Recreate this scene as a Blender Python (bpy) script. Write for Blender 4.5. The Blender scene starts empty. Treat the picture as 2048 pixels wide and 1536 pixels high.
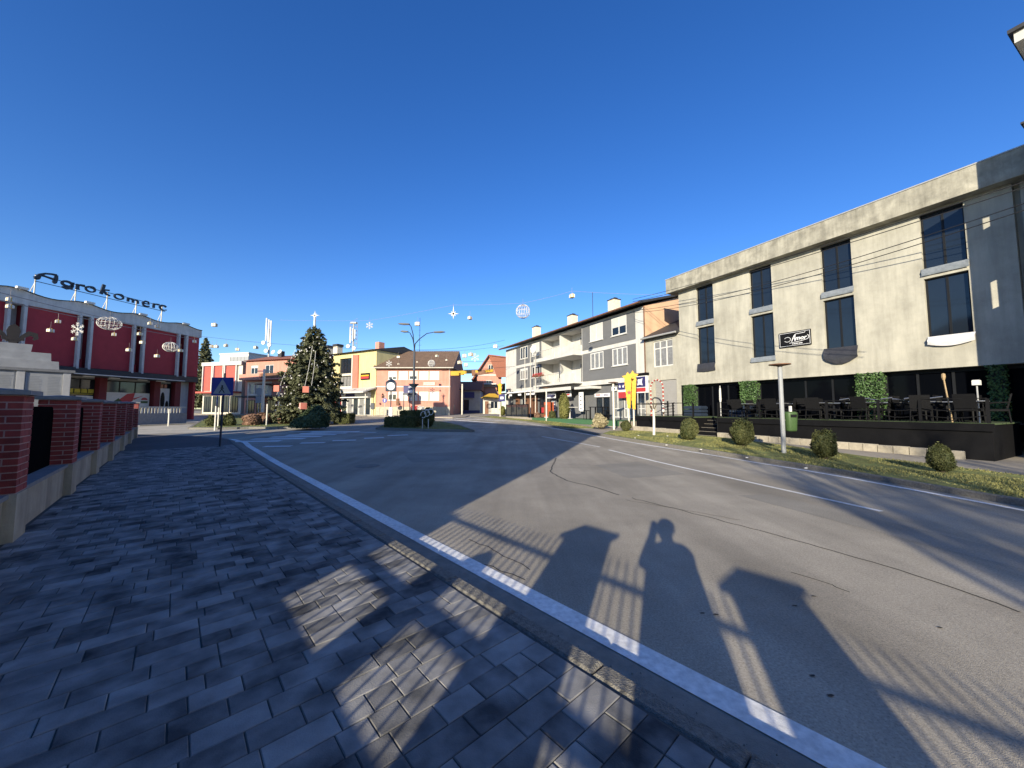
import bpy, bmesh, math, random
import numpy as np
from mathutils import Vector, Matrix, Euler
random.seed(7); rng = np.random.default_rng(7)
R_ = math.radians
scene = bpy.context.scene
COL = scene.collection

# ------------------------------------------------------------------ camera
CAM_H, PITCH, FPX = 1.72, R_(3.87), 739.0
cam_d = bpy.data.cameras.new('camera'); cam = bpy.data.objects.new('camera', cam_d); COL.objects.link(cam)
cam.location = (0, 0, CAM_H); cam.rotation_euler = (R_(90) + PITCH, 0, 0)
cam_d.sensor_width = 36.0; cam_d.lens = 36.0 * FPX / 2048.0
cam_d.clip_start = 0.05; cam_d.clip_end = 6000
scene.camera = cam

# ------------------------------------------------------------------ sky, sun, exposure
SUN_EL, SUN_AZ = 16.3, 20.4          # elevation; the light travels 20.4 degrees right of the view axis
world = bpy.data.worlds.new('World'); scene.world = world; world.use_nodes = True
nt = world.node_tree; nt.nodes.clear()
sky = nt.nodes.new('ShaderNodeTexSky'); sky.sky_type = 'NISHITA'; sky.sun_disc = False
sky.sun_elevation = R_(SUN_EL); sky.sun_rotation = R_(180 + SUN_AZ)
sky.altitude = 200; sky.air_density = 1.0; sky.dust_density = 0.25; sky.ozone_density = 3.5
bg = nt.nodes.new('ShaderNodeBackground'); bg.inputs[1].default_value = 0.132
wo = nt.nodes.new('ShaderNodeOutputWorld')
hs_ = nt.nodes.new('ShaderNodeHueSaturation'); hs_.inputs['Saturation'].default_value = 1.24; hs_.inputs['Hue'].default_value = .5155
nt.links.new(sky.outputs[0], hs_.inputs['Color']); nt.links.new(hs_.outputs[0], bg.inputs[0]); nt.links.new(bg.outputs[0], wo.inputs[0])
sun_d = bpy.data.lights.new('sun', 'SUN'); sun_d.energy = 5.0; sun_d.angle = R_(0.53); sun_d.color = (1.0, 0.90, 0.70)
sun = bpy.data.objects.new('sun', sun_d); COL.objects.link(sun)
sun.rotation_euler = (R_(90 - SUN_EL), 0, R_(-SUN_AZ)); sun.location = (-10, -30, 20)
scene.view_settings.view_transform = 'Standard'; scene.view_settings.look = 'None'
scene.view_settings.exposure = 0.75; scene.view_settings.gamma = 1.0
scene.view_settings.use_curve_mapping = False
scene.render.engine = 'CYCLES'
scene.cycles.max_bounces = 5; scene.cycles.diffuse_bounces = 3; scene.cycles.glossy_bounces = 3
scene.cycles.use_denoising = True

# ------------------------------------------------------------------ surveying: sight lines to real places
CF = Vector((0, math.cos(PITCH), math.sin(PITCH))); CU = Vector((0, -math.sin(PITCH), math.cos(PITCH)))
CO = Vector((0, 0, CAM_H))
def H(y): return .018 * (min(max(y, 12.0), 90.0) - 12.0)      # the street climbs gently away from y = 12
def ray(px, py): return CF + Vector(((px - 1024) / FPX, 0, 0)) - CU * ((py - 768) / FPX)
def T(px, py, off=0.0):
    d = ray(px, py); z = 0.0; p = CO
    for _ in range(60):
        k = (z + off - CAM_H) / d.z; p = CO + d * k; z = .5 * z + .5 * H(p.y)
    return p
def at(px, py, y):
    d = ray(px, py); return CO + d * (y / d.y)
def pxy(p):
    q = Vector(p) - CO; w = q.dot(CF); return 1024 + FPX * q.x / w, 768 - FPX * q.dot(CU) / w
class Frame:
    """a facade: X runs along it to the right seen from the street, Y goes into the building"""
    def __init__(s, x, y, rot):
        s.o = Vector((x, y, 0)); s.rot = rot
        s.X = Vector((math.cos(rot), math.sin(rot), 0)); s.Y = Vector((-math.sin(rot), math.cos(rot), 0))
    def at(s, px, py, v=0.0):
        d = ray(px, py); k = (s.o + s.Y * v - CO).dot(s.Y) / d.dot(s.Y); p = CO + d * k
        return (p - s.o).dot(s.X), p.z
    def w(s, u, v, z=0.0): return s.o + s.X * u + s.Y * v + Vector((0, 0, z))

# ------------------------------------------------------------------ materials
MATS = {}
def mat(name, col, rough=.8, var=.18, scale=3.0, bump=.15, bscale=60.0, metal=0.0, spec=.4, col2=None, streak=0.0, rnd=None, big=0.0, lanes=0.0, blotch=0.0, coords='pos', alpha=None):
    if name in MATS: return MATS[name]
    m = bpy.data.materials.new(name); m.use_nodes = True; n = m.node_tree.nodes; l = m.node_tree.links
    b = n['Principled BSDF']
    b.inputs['Roughness'].default_value = rough; b.inputs['Metallic'].default_value = metal
    b.inputs['Specular IOR Level'].default_value = spec
    if coords == 'obj':
        g = n.new('ShaderNodeTexCoord'); P = g.outputs['Object']
    else:
        g = n.new('ShaderNodeNewGeometry'); P = g.outputs['Position']
    c1 = tuple(max(0, c * (1 - var)) for c in col) + (1,)
    c2 = tuple(min(1, c * (1 + var)) for c in (col2 or col)) + (1,)
    mix = n.new('ShaderNodeMix'); mix.data_type = 'RGBA'
    mix.inputs['A'].default_value = c1; mix.inputs['B'].default_value = c2
    if rnd:
        gi = n.new('ShaderNodeObjectInfo' if rnd == 'object' else 'ShaderNodeNewGeometry')
        so = gi.outputs['Random'] if rnd == 'object' else gi.outputs['Random Per Island']
        nz = n.new('ShaderNodeTexNoise'); nz.inputs['Scale'].default_value = scale; nz.inputs['Detail'].default_value = 4
        l.new(P, nz.inputs['Vector'])
        a = n.new('ShaderNodeMath'); a.operation = 'MULTIPLY_ADD'; a.inputs[1].default_value = .5
        sb = n.new('ShaderNodeMath'); sb.operation = 'MULTIPLY'; sb.inputs[1].default_value = 1.5; sb2 = n.new('ShaderNodeMath'); sb2.operation = 'SUBTRACT'; sb2.inputs[1].default_value = .5; sb2.use_clamp = True
        l.new(nz.outputs['Fac'], sb.inputs[0]); l.new(sb.outputs[0], sb2.inputs[0]); l.new(so, a.inputs[0]); l.new(sb2.outputs[0], a.inputs[2])
        l.new(a.outputs[0], mix.inputs['Factor'])
    else:
        nz = n.new('ShaderNodeTexNoise'); nz.inputs['Scale'].default_value = scale; nz.inputs['Detail'].default_value = 6
        nz.inputs['Roughness'].default_value = .62
        l.new(P, nz.inputs['Vector'])
        mr = n.new('ShaderNodeMapRange'); mr.inputs[1].default_value = .3; mr.inputs[2].default_value = .7
        l.new(nz.outputs['Fac'], mr.inputs[0]); l.new(mr.outputs[0], mix.inputs['Factor'])
    out = mix.outputs['Result']
    if big or streak:
        mp = n.new('ShaderNodeMapping'); l.new(P, mp.inputs['Vector'])
        mp.inputs['Scale'].default_value = (1.6, 1.6, .16) if streak else (.25, .25, .25)
        n2 = n.new('ShaderNodeTexNoise'); n2.inputs['Scale'].default_value = 1.7; n2.inputs['Detail'].default_value = 7
        n2.inputs['Roughness'].default_value = .65
        l.new(mp.outputs[0], n2.inputs['Vector'])
        mr2 = n.new('ShaderNodeMapRange'); mr2.inputs[1].default_value = .38; mr2.inputs[2].default_value = .62
        k = streak or big
        mr2.inputs[3].default_value = 1 - k; mr2.inputs[4].default_value = 1.0 + .3 * k
        l.new(n2.outputs['Fac'], mr2.inputs[0])
        mm = n.new('ShaderNodeMix'); mm.data_type = 'RGBA'; mm.blend_type = 'MULTIPLY'; mm.inputs['Factor'].default_value = 1
        l.new(out, mm.inputs['A']); l.new(mr2.outputs[0], mm.inputs['B']); out = mm.outputs['Result']
    if blotch:
        n6 = n.new('ShaderNodeTexNoise'); n6.inputs['Scale'].default_value = .55; n6.inputs['Detail'].default_value = 9; n6.inputs['Roughness'].default_value = .72; l.new(P, n6.inputs['Vector'])
        mr6 = n.new('ShaderNodeMapRange'); mr6.inputs[1].default_value = .32; mr6.inputs[2].default_value = .56; mr6.inputs[3].default_value = 1 - blotch; mr6.inputs[4].default_value = 1.04; l.new(n6.outputs['Fac'], mr6.inputs[0])
        m6 = n.new('ShaderNodeMix'); m6.data_type = 'RGBA'; m6.blend_type = 'MULTIPLY'; m6.inputs['Factor'].default_value = 1; l.new(out, m6.inputs['A']); l.new(mr6.outputs[0], m6.inputs['B']); out = m6.outputs['Result']
    if lanes:
        mp = n.new('ShaderNodeMapping'); l.new(P, mp.inputs['Vector']); mp.inputs['Rotation'].default_value = (0, 0, R_(-12)); mp.inputs['Scale'].default_value = (.9, .07, 1)
        n4 = n.new('ShaderNodeTexNoise'); n4.inputs['Scale'].default_value = 1.0; n4.inputs['Detail'].default_value = 5; n4.inputs['Roughness'].default_value = .6; l.new(mp.outputs[0], n4.inputs['Vector'])
        mr4 = n.new('ShaderNodeMapRange'); mr4.inputs[1].default_value = .35; mr4.inputs[2].default_value = .65; mr4.inputs[3].default_value = 1 - lanes; mr4.inputs[4].default_value = 1 + lanes * .6; l.new(n4.outputs['Fac'], mr4.inputs[0])
        m4 = n.new('ShaderNodeMix'); m4.data_type = 'RGBA'; m4.blend_type = 'MULTIPLY'; m4.inputs['Factor'].default_value = 1; l.new(out, m4.inputs['A']); l.new(mr4.outputs[0], m4.inputs['B']); out = m4.outputs['Result']
        vz = n.new('ShaderNodeTexVoronoi'); vz.inputs['Scale'].default_value = 60; l.new(P, vz.inputs['Vector'])
        mr5 = n.new('ShaderNodeMapRange'); mr5.inputs[1].default_value = .08; mr5.inputs[2].default_value = .3; mr5.inputs[3].default_value = .62; mr5.inputs[4].default_value = 1.04; l.new(vz.outputs['Distance'], mr5.inputs[0])
        m5 = n.new('ShaderNodeMix'); m5.data_type = 'RGBA'; m5.blend_type = 'MULTIPLY'; m5.inputs['Factor'].default_value = 1; l.new(out, m5.inputs['A']); l.new(mr5.outputs[0], m5.inputs['B']); out = m5.outputs['Result']
    l.new(out, b.inputs['Base Color'])
    if bump:
        n3 = n.new('ShaderNodeTexNoise'); n3.inputs['Scale'].default_value = bscale; n3.inputs['Detail'].default_value = 4
        l.new(P, n3.inputs['Vector'])
        bp = n.new('ShaderNodeBump'); bp.inputs['Strength'].default_value = bump; bp.inputs['Distance'].default_value = .02
        l.new(n3.outputs['Fac'], bp.inputs['Height']); l.new(bp.outputs[0], b.inputs['Normal'])
    MATS[name] = m; return m

M = dict(
 white=mat('white_paint', (.55, .535, .50), .7, .07, 1.2, .06, streak=.1),
 cream=mat('cream_render', (.56, .52, .44), .8, .08, 1.0, .08, streak=.12),
 grey=mat('grey_render', (.135, .137, .142), .8, .08, 1.2, .08),
 salmon=mat('salmon_render', (.52, .24, .18), .85, .08, 1.3, .1, streak=.1),
 pinkred=mat('coral_render', (.52, .17, .12), .85, .08, 1.3, .1, streak=.1),
 deepred=mat('deep_red_panel', (.32, .025, .038), .65, .1, 2, .06),
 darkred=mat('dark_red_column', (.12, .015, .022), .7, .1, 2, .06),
 farred=mat('faded_red_panel', (.42, .085, .065), .7, .1, 2, .06),
 yellow=mat('pale_yellow_render', (.58, .50, .25), .85, .07, 1.2, .08, streak=.1),
 fin=mat('fin_concrete', (.50, .50, .50), .8, .1, 2.5, .1, streak=.15),
 concrete=mat('raw_concrete', (.41, .39, .325), .88, .13, .7, .2, 25, streak=.17, blotch=.2),
 cornice=mat('weathered_concrete', (.345, .325, .265), .9, .22, 2.2, .3, 18, streak=.28, blotch=.22),
 plaster=mat('beige_plaster', (.38, .33, .25), .9, .16, 3, .2, 40, streak=.3),
 brick=mat('red_brick', (.24, .042, .038), .85, .3, 9, .3, 70, rnd='object'),
 brick_i=mat('red_brick_joined', (.24, .042, .038), .85, .3, 9, .3, 70, rnd='island'),
 mortar=mat('mortar', (.40, .27, .25), .95, .15, 12, .3, 90),
 cap=mat('cap_stone', (.20, .205, .215), .75, .15, 6, .2, 50),
 black=mat('black_metal', (.008, .008, .009), .6, .1, 5, .0, spec=.15),
 blackpanel=mat('black_sheet', (.006, .006, .007), .7, .1, 5, .0, spec=.0),
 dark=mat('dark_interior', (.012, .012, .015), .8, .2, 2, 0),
 marble=mat('pale_marble', (.33, .34, .355), .5, .12, 2.5, .05, 30),
 bronze=mat('dark_bronze', (.035, .03, .028), .55, .2, 5, .1, 30),
 asphalt=mat('worn_asphalt', (.355, .315, .25), .9, .26, 55, .38, 160, big=.22, lanes=.22),
 asphalt2=mat('newer_asphalt', (.085, .087, .09), .92, .18, 14, .5, 220, big=.15),
 asphalt2b=mat('patched_asphalt', (.29, .265, .22), .92, .26, 55, .38, 160, big=.2),
 gutter=mat('gutter_concrete', (.235, .22, .19), .92, .2, 8, .4, 150, big=.2),
 paver=mat('slate_paver', (.042, .045, .050), .92, .25, 4.5, .2, 120, rnd='object', col2=(.29, .28, .265), spec=.15),
 paver_i=mat('slate_paver_joined', (.042, .045, .050), .92, .25, 4.5, .2, 120, rnd='island', col2=(.29, .28, .265), spec=.15),
 joint=mat('joint_sand', (.075, .072, .066), .95, .2, 30, .2),
 kerb=mat('kerb_stone', (.19, .178, .155), .95, .35, 26, 1.0, 90),
 paint=mat('road_paint', (.80, .79, .76), .75, .22, 16, .3, 200, big=.2),
 crack=mat('bitumen_crack', (.03, .028, .026), .8, .2, 10, 0),
 earth=mat('earth', (.14, .115, .075), .95, .3, 2, .4, 40),
 turf=mat('winter_turf', (.16, .15, .055), .95, .35, 4, .6, 60, col2=(.13, .17, .05)),
 blade=mat('grass_blade', (.10, .115, .03), .9, .3, 3, 0, rnd='island', col2=(.26, .24, .09)),
 path=mat('beige_path', (.33, .29, .235), .9, .14, 5, .3, 120, big=.2),
 stoneblock=mat('edging_block', (.34, .30, .23), .9, .25, 8, .4, 60, rnd='object'),
 astro=mat('green_astroturf', (.05, .13, .06), .95, .2, 20, .4, 150),
 leaf=mat('evergreen_leaf', (.028, .045, .014), .7, .3, 2, 0, rnd='island', col2=(.095, .095, .034), spec=.25),
 fakeleaf=mat('artificial_leaf', (.03, .075, .016), .55, .3, 2, 0, rnd='island', col2=(.075, .135, .04), spec=.4),
 needle=mat('spruce_needle', (.030, .038, .018), .75, .3, 2, 0, rnd='island', col2=(.115, .12, .062), spec=.3),
 cypress=mat('cypress_leaf', (.07, .085, .02), .8, .3, 2, 0, rnd='island', col2=(.17, .16, .05), spec=.3),
 juniper=mat('juniper_leaf', (.03, .05, .022), .8, .3, 2, 0, rnd='island', col2=(.07, .10, .05), spec=.3),
 twig=mat('reddish_twig', (.13, .065, .04), .9, .3, 3, 0, rnd='island', col2=(.25, .15, .10)),
 palegrass=mat('dry_grass', (.22, .19, .10), .9, .3, 3, 0, rnd='island', col2=(.34, .29, .18)),
 bark=mat('bark', (.085, .065, .05), .95, .3, 8, .6, 40),
 glass=mat('dark_glass', (.012, .018, .028), .06, .1, 1, 0, spec=.55),
 cafeglass=mat('cafe_glass', (.002, .0025, .004), .05, .1, 1, 0, spec=.06),
 peach=mat('peach_render', (.62, .40, .26), .85, .07, 1.3, .08, streak=.08),
 deckturf=mat('dark_green_deck', (.05, .075, .03), .95, .2, 20, .4, 150),
 bamboo=mat('bamboo', (.34, .24, .13), .7, .2, 8, .1),
 glass2=mat('curtained_glass', (.20, .20, .20), .15, .25, 4, 0, spec=.5),
 frame_d=mat('dark_window_frame', (.012, .013, .015), .5, .1, 4, 0, spec=.2),
 frame_w=mat('white_window_frame', (.60, .59, .56), .55, .06, 4, 0),
 blind=mat('white_blind', (.52, .50, .47), .8, .06, 4, .0),
 film_g=mat('grey_film', (.20, .22, .24), .35, .2, 6, .3, 14),
 film_w=mat('white_film', (.58, .56, .56), .5, .1, 6, .3, 14),
 film_k=mat('black_film', (.04, .04, .045), .35, .2, 6, .3, 14),
 rooftile=mat('brown_roof_tile', (.13, .085, .062), .9, .25, 9, .3, 40, rnd='island'),
 redtile=mat('red_roof_tile', (.26, .10, .062), .9, .2, 9, .3, 40),
 darkroof=mat('dark_roof_sheet', (.035, .036, .04), .6, .15, 4, .1),
 steel=mat('galvanised_steel', (.42, .42, .41), .5, .12, 8, .05, metal=.3),
 postw=mat('pale_post_paint', (.62, .58, .50), .6, .12, 8, .05),
 lamp_b=mat('lamp_blue_black', (.02, .03, .05), .5, .1, 5, 0),
 signblue=mat('sign_blue', (.012, .03, .23), .45, .05, 5, 0),
 signwhite=mat('sign_white', (.75, .75, .76), .5, .04, 5, 0),
 signback=mat('sign_back', (.28, .29, .30), .5, .05, 5, 0),
 red=mat('sign_red', (.42, .04, .045), .55, .06, 5, 0),
 navy=mat('sign_navy', (.03, .03, .12), .55, .06, 5, 0),
 orange=mat('orange_red_box', (.42, .10, .045), .6, .08, 5, 0),
 amber=mat('amber_tinsel', (.62, .34, .02), .55, .12, 18, .5, 40),
 banner=mat('amber_banner', (.48, .29, .03), .7, .12, 6, .1),
 decor=mat('white_tinsel', (.62, .60, .56), .5, .08, 18, .3, 40),
 gold=mat('gold_ribbon', (.55, .40, .12), .45, .1, 10, .1),
 wire=mat('cable_black', (.02, .02, .022), .7, .1, 5, 0),
 wire_l=mat('cable_pale', (.25, .22, .21), .7, .1, 5, 0),
 wood=mat('brown_wood', (.17, .08, .045), .7, .25, 4, .2, streak=.25),
 bin=mat('green_plastic', (.05, .095, .03), .5, .1, 5, 0),
 rattan=mat('dark_rattan', (.009, .009, .010), .75, .25, 40, .3, 120, spec=.12),
 chrome=mat('brushed_steel', (.45, .46, .48), .3, .05, 8, 0, metal=.8),
 shutter=mat('grey_shutter', (.30, .29, .28), .6, .06, 3, .05),
 terr=mat('terrace_black', (.006, .006, .007), .7, .2, 3, .1, 20, spec=.12),
 chimney=mat('chimney_render', (.62, .55, .44), .9, .15, 5, .2),
 jacket=mat('dark_jacket', (.03, .03, .04), .9, .1, 10, .1), skin=mat('skin', (.45, .28, .20), .6, .05, 6, 0),
 coat=mat('beige_coat', (.48, .38, .28), .9, .1, 10, .1), hair=mat('dark_hair', (.02, .015, .012), .8, .1, 20, .1),
 poster=mat('poster_paper', (.60, .58, .55), .7, .08, 3, 0), yellowbox=mat('yellow_goods', (.45, .36, .04), .7, .2, 6, 0),
 sunstreet=mat('sunlit_street_tone', (.46, .42, .34), .9, .15, 5, .3, 120, big=.2),  # asphalt colour lightened to carry the sunlight on the left strip
 granite=mat('plinth_stone', (.42, .38, .29), .9, .2, 5, .3, 50),
)

# ------------------------------------------------------------------ mesh building
class MB:
    def __init__(s): s.v = []; s.f = []; s.mi = []; s.cur = 0
    def add(s, vs, fs):
        b = len(s.v); s.v += [tuple(p) for p in vs]
        for f in fs: s.f.append([b + i for i in f]); s.mi.append(s.cur)
        return s
    def quad(s, a, b, c, d): return s.add([a, b, c, d], [(0, 1, 2, 3)])
    def poly(s, pts): return s.add(pts, [tuple(range(len(pts)))])
    def box(s, x0, x1, y0, y1, z0, z1):
        vs = [(x, y, z) for z in (z0, z1) for y in (y0, y1) for x in (x0, x1)]
        return s.add(vs, [(0, 2, 3, 1), (4, 5, 7, 6), (0, 1, 5, 4), (2, 6, 7, 3), (0, 4, 6, 2), (1, 3, 7, 5)])
    def obox(s, c, ax, ay, az):
        c = Vector(c); ax = Vector(ax); ay = Vector(ay); az = Vector(az)
        vs = [c + ax * i + ay * j + az * k for k in (-1, 1) for j in (-1, 1) for i in (-1, 1)]
        return s.add(vs, [(0, 2, 3, 1), (4, 5, 7, 6), (0, 1, 5, 4), (2, 6, 7, 3), (0, 4, 6, 2), (1, 3, 7, 5)])
    def cbox(s, x0, x1, y0, y1, z0, z1, c):      # box with a chamfered top
        vs = [(x0, y0, z0), (x1, y0, z0), (x1, y1, z0), (x0, y1, z0), (x0, y0, z1 - c), (x1, y0, z1 - c), (x1, y1, z1 - c), (x0, y1, z1 - c),
              (x0 + c, y0 + c, z1), (x1 - c, y0 + c, z1), (x1 - c, y1 - c, z1), (x0 + c, y1 - c, z1)]
        fs = [(8, 9, 10, 11)]
        for i in range(4):
            j = (i + 1) % 4; fs += [(i, j, 4 + j, 4 + i), (4 + i, 4 + j, 8 + j, 8 + i)]
        return s.add(vs, fs)
    def prism(s, pts, ext):                      # planar polygon pushed along a vector
        ext = Vector(ext); n = len(pts); P = [Vector(p) for p in pts]
        return s.add(P + [p + ext for p in P], [tuple(range(n - 1, -1, -1)), tuple(range(n, 2 * n))] + [(i, (i + 1) % n, n + (i + 1) % n, n + i) for i in range(n)])
    def tube(s, pts, r, n=6, r1=None, cap=True):
        P = [Vector(p) for p in pts]; m = len(P); vs = []; up = Vector((0, 0, 1))
        prev = None
        for i, p in enumerate(P):
            t = (P[min(i + 1, m - 1)] - P[max(i - 1, 0)]).normalized()
            if prev is None:
                a = t.cross(up)
                if a.length < 1e-3: a = Vector((1, 0, 0))
                a.normalize()
            else:
                a = prev - t * prev.dot(t)
                a = a.normalized() if a.length > 1e-6 else t.orthogonal().normalized()
            prev = a; b = t.cross(a)
            rr = r if r1 is None else r + (r1 - r) * i / max(1, m - 1)
            for k in range(n):
                q = 2 * math.pi * k / n; vs.append(p + a * (rr * math.cos(q)) + b * (rr * math.sin(q)))
        fs = [(i * n + k, i * n + (k + 1) % n, (i + 1) * n + (k + 1) % n, (i + 1) * n + k) for i in range(m - 1) for k in range(n)]
        if cap: fs += [tuple(range(n - 1, -1, -1)), tuple(range((m - 1) * n, m * n))]
        return s.add(vs, fs)
    def lathe(s, prof, c=(0, 0, 0), n=16):
        vs = []; fs = []
        for r, z in prof:
            for k in range(n):
                q = 2 * math.pi * k / n; vs.append((c[0] + r * math.cos(q), c[1] + r * math.sin(q), c[2] + z))
        m = len(prof)
        for i in range(m - 1):
            for k in range(n): fs.append((i * n + k, i * n + (k + 1) % n, (i + 1) * n + (k + 1) % n, (i + 1) * n + k))
        fs += [tuple(range(n - 1, -1, -1)), tuple(range((m - 1) * n, m * n))]
        return s.add(vs, fs)
    def sphere(s, c, r, n=10, m=6):
        pr = [(max(r * math.sin(math.pi * i / m), 1e-4), -r * math.cos(math.pi * i / m)) for i in range(m + 1)]
        return s.lathe(pr, c, n)
    def wall(s, u0, u1, z0, z1, holes, v=0.0, rev=.15):   # a face towards -Y with openings and their reveals
        us = sorted({u0, u1, *[h[0] for h in holes], *[h[1] for h in holes]}); zs = sorted({z0, z1, *[h[2] for h in holes], *[h[3] for h in holes]})
        us = [u for u in us if u0 <= u <= u1]; zs = [z for z in zs if z0 <= z <= z1]
        for i in range(len(us) - 1):
            for j in range(len(zs) - 1):
                cu, cz = (us[i] + us[i + 1]) / 2, (zs[j] + zs[j + 1]) / 2
                if any(h[0] < cu < h[1] and h[2] < cz < h[3] for h in holes): continue
                s.quad((us[i], v, zs[j]), (us[i + 1], v, zs[j]), (us[i + 1], v, zs[j + 1]), (us[i], v, zs[j + 1]))
        for a, b, c, d in holes:
            w = v + rev
            s.quad((a, v, c), (a, w, c), (a, w, d), (a, v, d)); s.quad((b, v, c), (b, v, d), (b, w, d), (b, w, c))
            s.quad((a, v, c), (b, v, c), (b, w, c), (a, w, c)); s.quad((a, v, d), (a, w, d), (b, w, d), (b, v, d))
        return s
    def mesh(s, name, mats, smooth=False):
        me = bpy.data.meshes.new(name); me.from_pydata(s.v, [], s.f)
        for m in (mats if isinstance(mats, (list, tuple)) else [mats]): me.materials.append(m)
        if any(s.mi): me.polygons.foreach_set('material_index', s.mi)
        if smooth: me.polygons.foreach_set('use_smooth', [True] * len(me.polygons))
        me.update(); return me
    def build(s, name, mats, parent=None, smooth=False, loc=None, rot=None):
        return put(name, s.mesh(name, mats, smooth), parent, loc, rot)
def put(name, me, parent=None, loc=None, rot=None):
    o = bpy.data.objects.new(name, me); COL.objects.link(o)
    if parent is not None: o.parent = parent
    if loc is not None: o.location = loc
    if rot is not None: o.rotation_euler = rot
    return o
def tag(o, label=None, cat=None, group=None, kind=None):
    if label: o['label'] = label
    if cat: o['category'] = cat
    if group: o['group'] = group
    if kind: o['kind'] = kind
    return o
def thing(name, label, cat, loc=(0, 0, 0), rz=0.0, group=None):
    o = bpy.data.objects.new(name, None); COL.objects.link(o); o.empty_display_size = .3
    o.location = loc; o.rotation_euler = (0, 0, rz)
    return tag(o, label, cat, group)
KIDS = {}
def copy_tree(o, parent=None):
    c = o.copy(); COL.objects.link(c)
    if parent is not None: c.parent = parent
    for ch in [x for x in COL.objects if x.parent == o]: copy_tree(ch, c)
    return c
def text(parent, name, body, size, m, loc, rot=(R_(90), 0, 0), shear=0.0, bold=0.0, ext=.01, align='CENTER', sx=1.0):
    cu = bpy.data.curves.new(name, 'FONT'); cu.body = body; cu.size = size; cu.align_x = align; cu.align_y = 'CENTER'
    cu.shear = shear; cu.offset = bold; cu.extrude = ext; cu.resolution_u = 3
    o = bpy.data.objects.new(name, cu); COL.objects.link(o)
    dg = bpy.context.evaluated_depsgraph_get(); me = bpy.data.meshes.new_from_object(o.evaluated_get(dg))
    bpy.data.objects.remove(o); me.materials.clear(); me.materials.append(m)
    q = put(name, me, parent, loc, rot); q.scale = (sx, 1, 1); return q
def window(parent, u0, u1, z0, z1, v, cols=2, fm=None, gm=None, fw=.06, transom=None, blind=0.0, sill=False, name='window', dep=.05, door=False):
    fm = fm or M['frame_w']; gm = gm or M['glass']
    b = MB(); y0, y1 = v - dep, v + .02
    b.box(u0, u1, y0, y1, z1 - fw, z1); b.box(u0, u1, y0, y1, z0, z0 + fw)
    b.box(u0, u0 + fw, y0, y1, z0 + fw, z1 - fw); b.box(u1 - fw, u1, y0, y1, z0 + fw, z1 - fw)
    ws = (u1 - u0) / cols
    for i in range(1, cols): b.box(u0 + ws * i - fw * .55, u0 + ws * i + fw * .55, y0, y1, z0 + fw, z1 - fw)
    if transom: b.box(u0 + fw, u1 - fw, y0 + .006, y1 - .006, transom - fw * .5, transom + fw * .5)
    w = b.build(name, fm, parent)
    zb = z1 - (z1 - z0) * blind
    for i in range(cols):
        MB().box(u0 + ws * i + fw * .4, u0 + ws * (i + 1) - fw * .4, v - dep * .4, v - dep * .2, z0 + fw * .5, z1 - fw * .5).build('pane', gm, w)
    if blind: MB().box(u0 + fw * .6, u1 - fw * .6, v - dep * .8, v - dep * .5, zb, z1 - fw * .6).build('blind', M['blind'], w)
    if sill: MB().box(u0 - .06, u1 + .06, v - dep - .1, v + .01, z0 - .06, z0 - .002).build('sill', M['white'], w)
    return w
def leaf_mesh(name, cen, nrm, size, m, elong=1.6, jit=.6):
    """many small leaf faces: cen (N,3), nrm (N,3) rough outward directions"""
    N = len(cen); cen = np.asarray(cen, float); nrm = np.asarray(nrm, float) + rng.normal(0, jit, (N, 3))
    nrm /= np.linalg.norm(nrm, axis=1)[:, None] + 1e-9
    a = np.cross(nrm, rng.normal(0, 1, (N, 3))); a /= np.linalg.norm(a, axis=1)[:, None] + 1e-9
    b = np.cross(nrm, a); sz = (size * rng.uniform(.6, 1.35, N))[:, None]
    v = np.stack([cen - a * sz * elong / 2, cen + b * sz * .45, cen + a * sz * elong / 2, cen - b * sz * .45], 1).reshape(-1, 3)
    return quads(name, v, m)
def quads(name, v, m):
    n = len(v) // 4; me = bpy.data.meshes.new(name)
    me.vertices.add(4 * n); me.vertices.foreach_set('co', np.asarray(v, np.float32).ravel())
    me.loops.add(4 * n); me.loops.foreach_set('vertex_index', np.arange(4 * n, dtype=np.int32))
    me.polygons.add(n); me.polygons.foreach_set('loop_start', np.arange(0, 4 * n, 4, dtype=np.int32))
    me.materials.append(m); me.update(calc_edges=True); return me
def ball_points(N, rx, ry, rz, shell=.72, lump=.12, k=5):
    d = rng.normal(0, 1, (N, 3)); d /= np.linalg.norm(d, axis=1)[:, None]
    ph = rng.uniform(0, 6.28, (k, 3)); fr = rng.normal(0, 2.6, (k, 3))
    lum = sum(np.sin(d @ fr[i] * 1.0 + ph[i, 0]) for i in range(k)) / k
    r = (shell + (1 - shell) * rng.uniform(0, 1, N) ** .6) * (1 + lump * lum * 2)
    far_ = rng.random(N) < .05; r = np.where(far_, r * rng.uniform(1.0, 1.16, N), r)
    return d * r[:, None] * np.array([rx, ry, rz]), d
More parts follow.
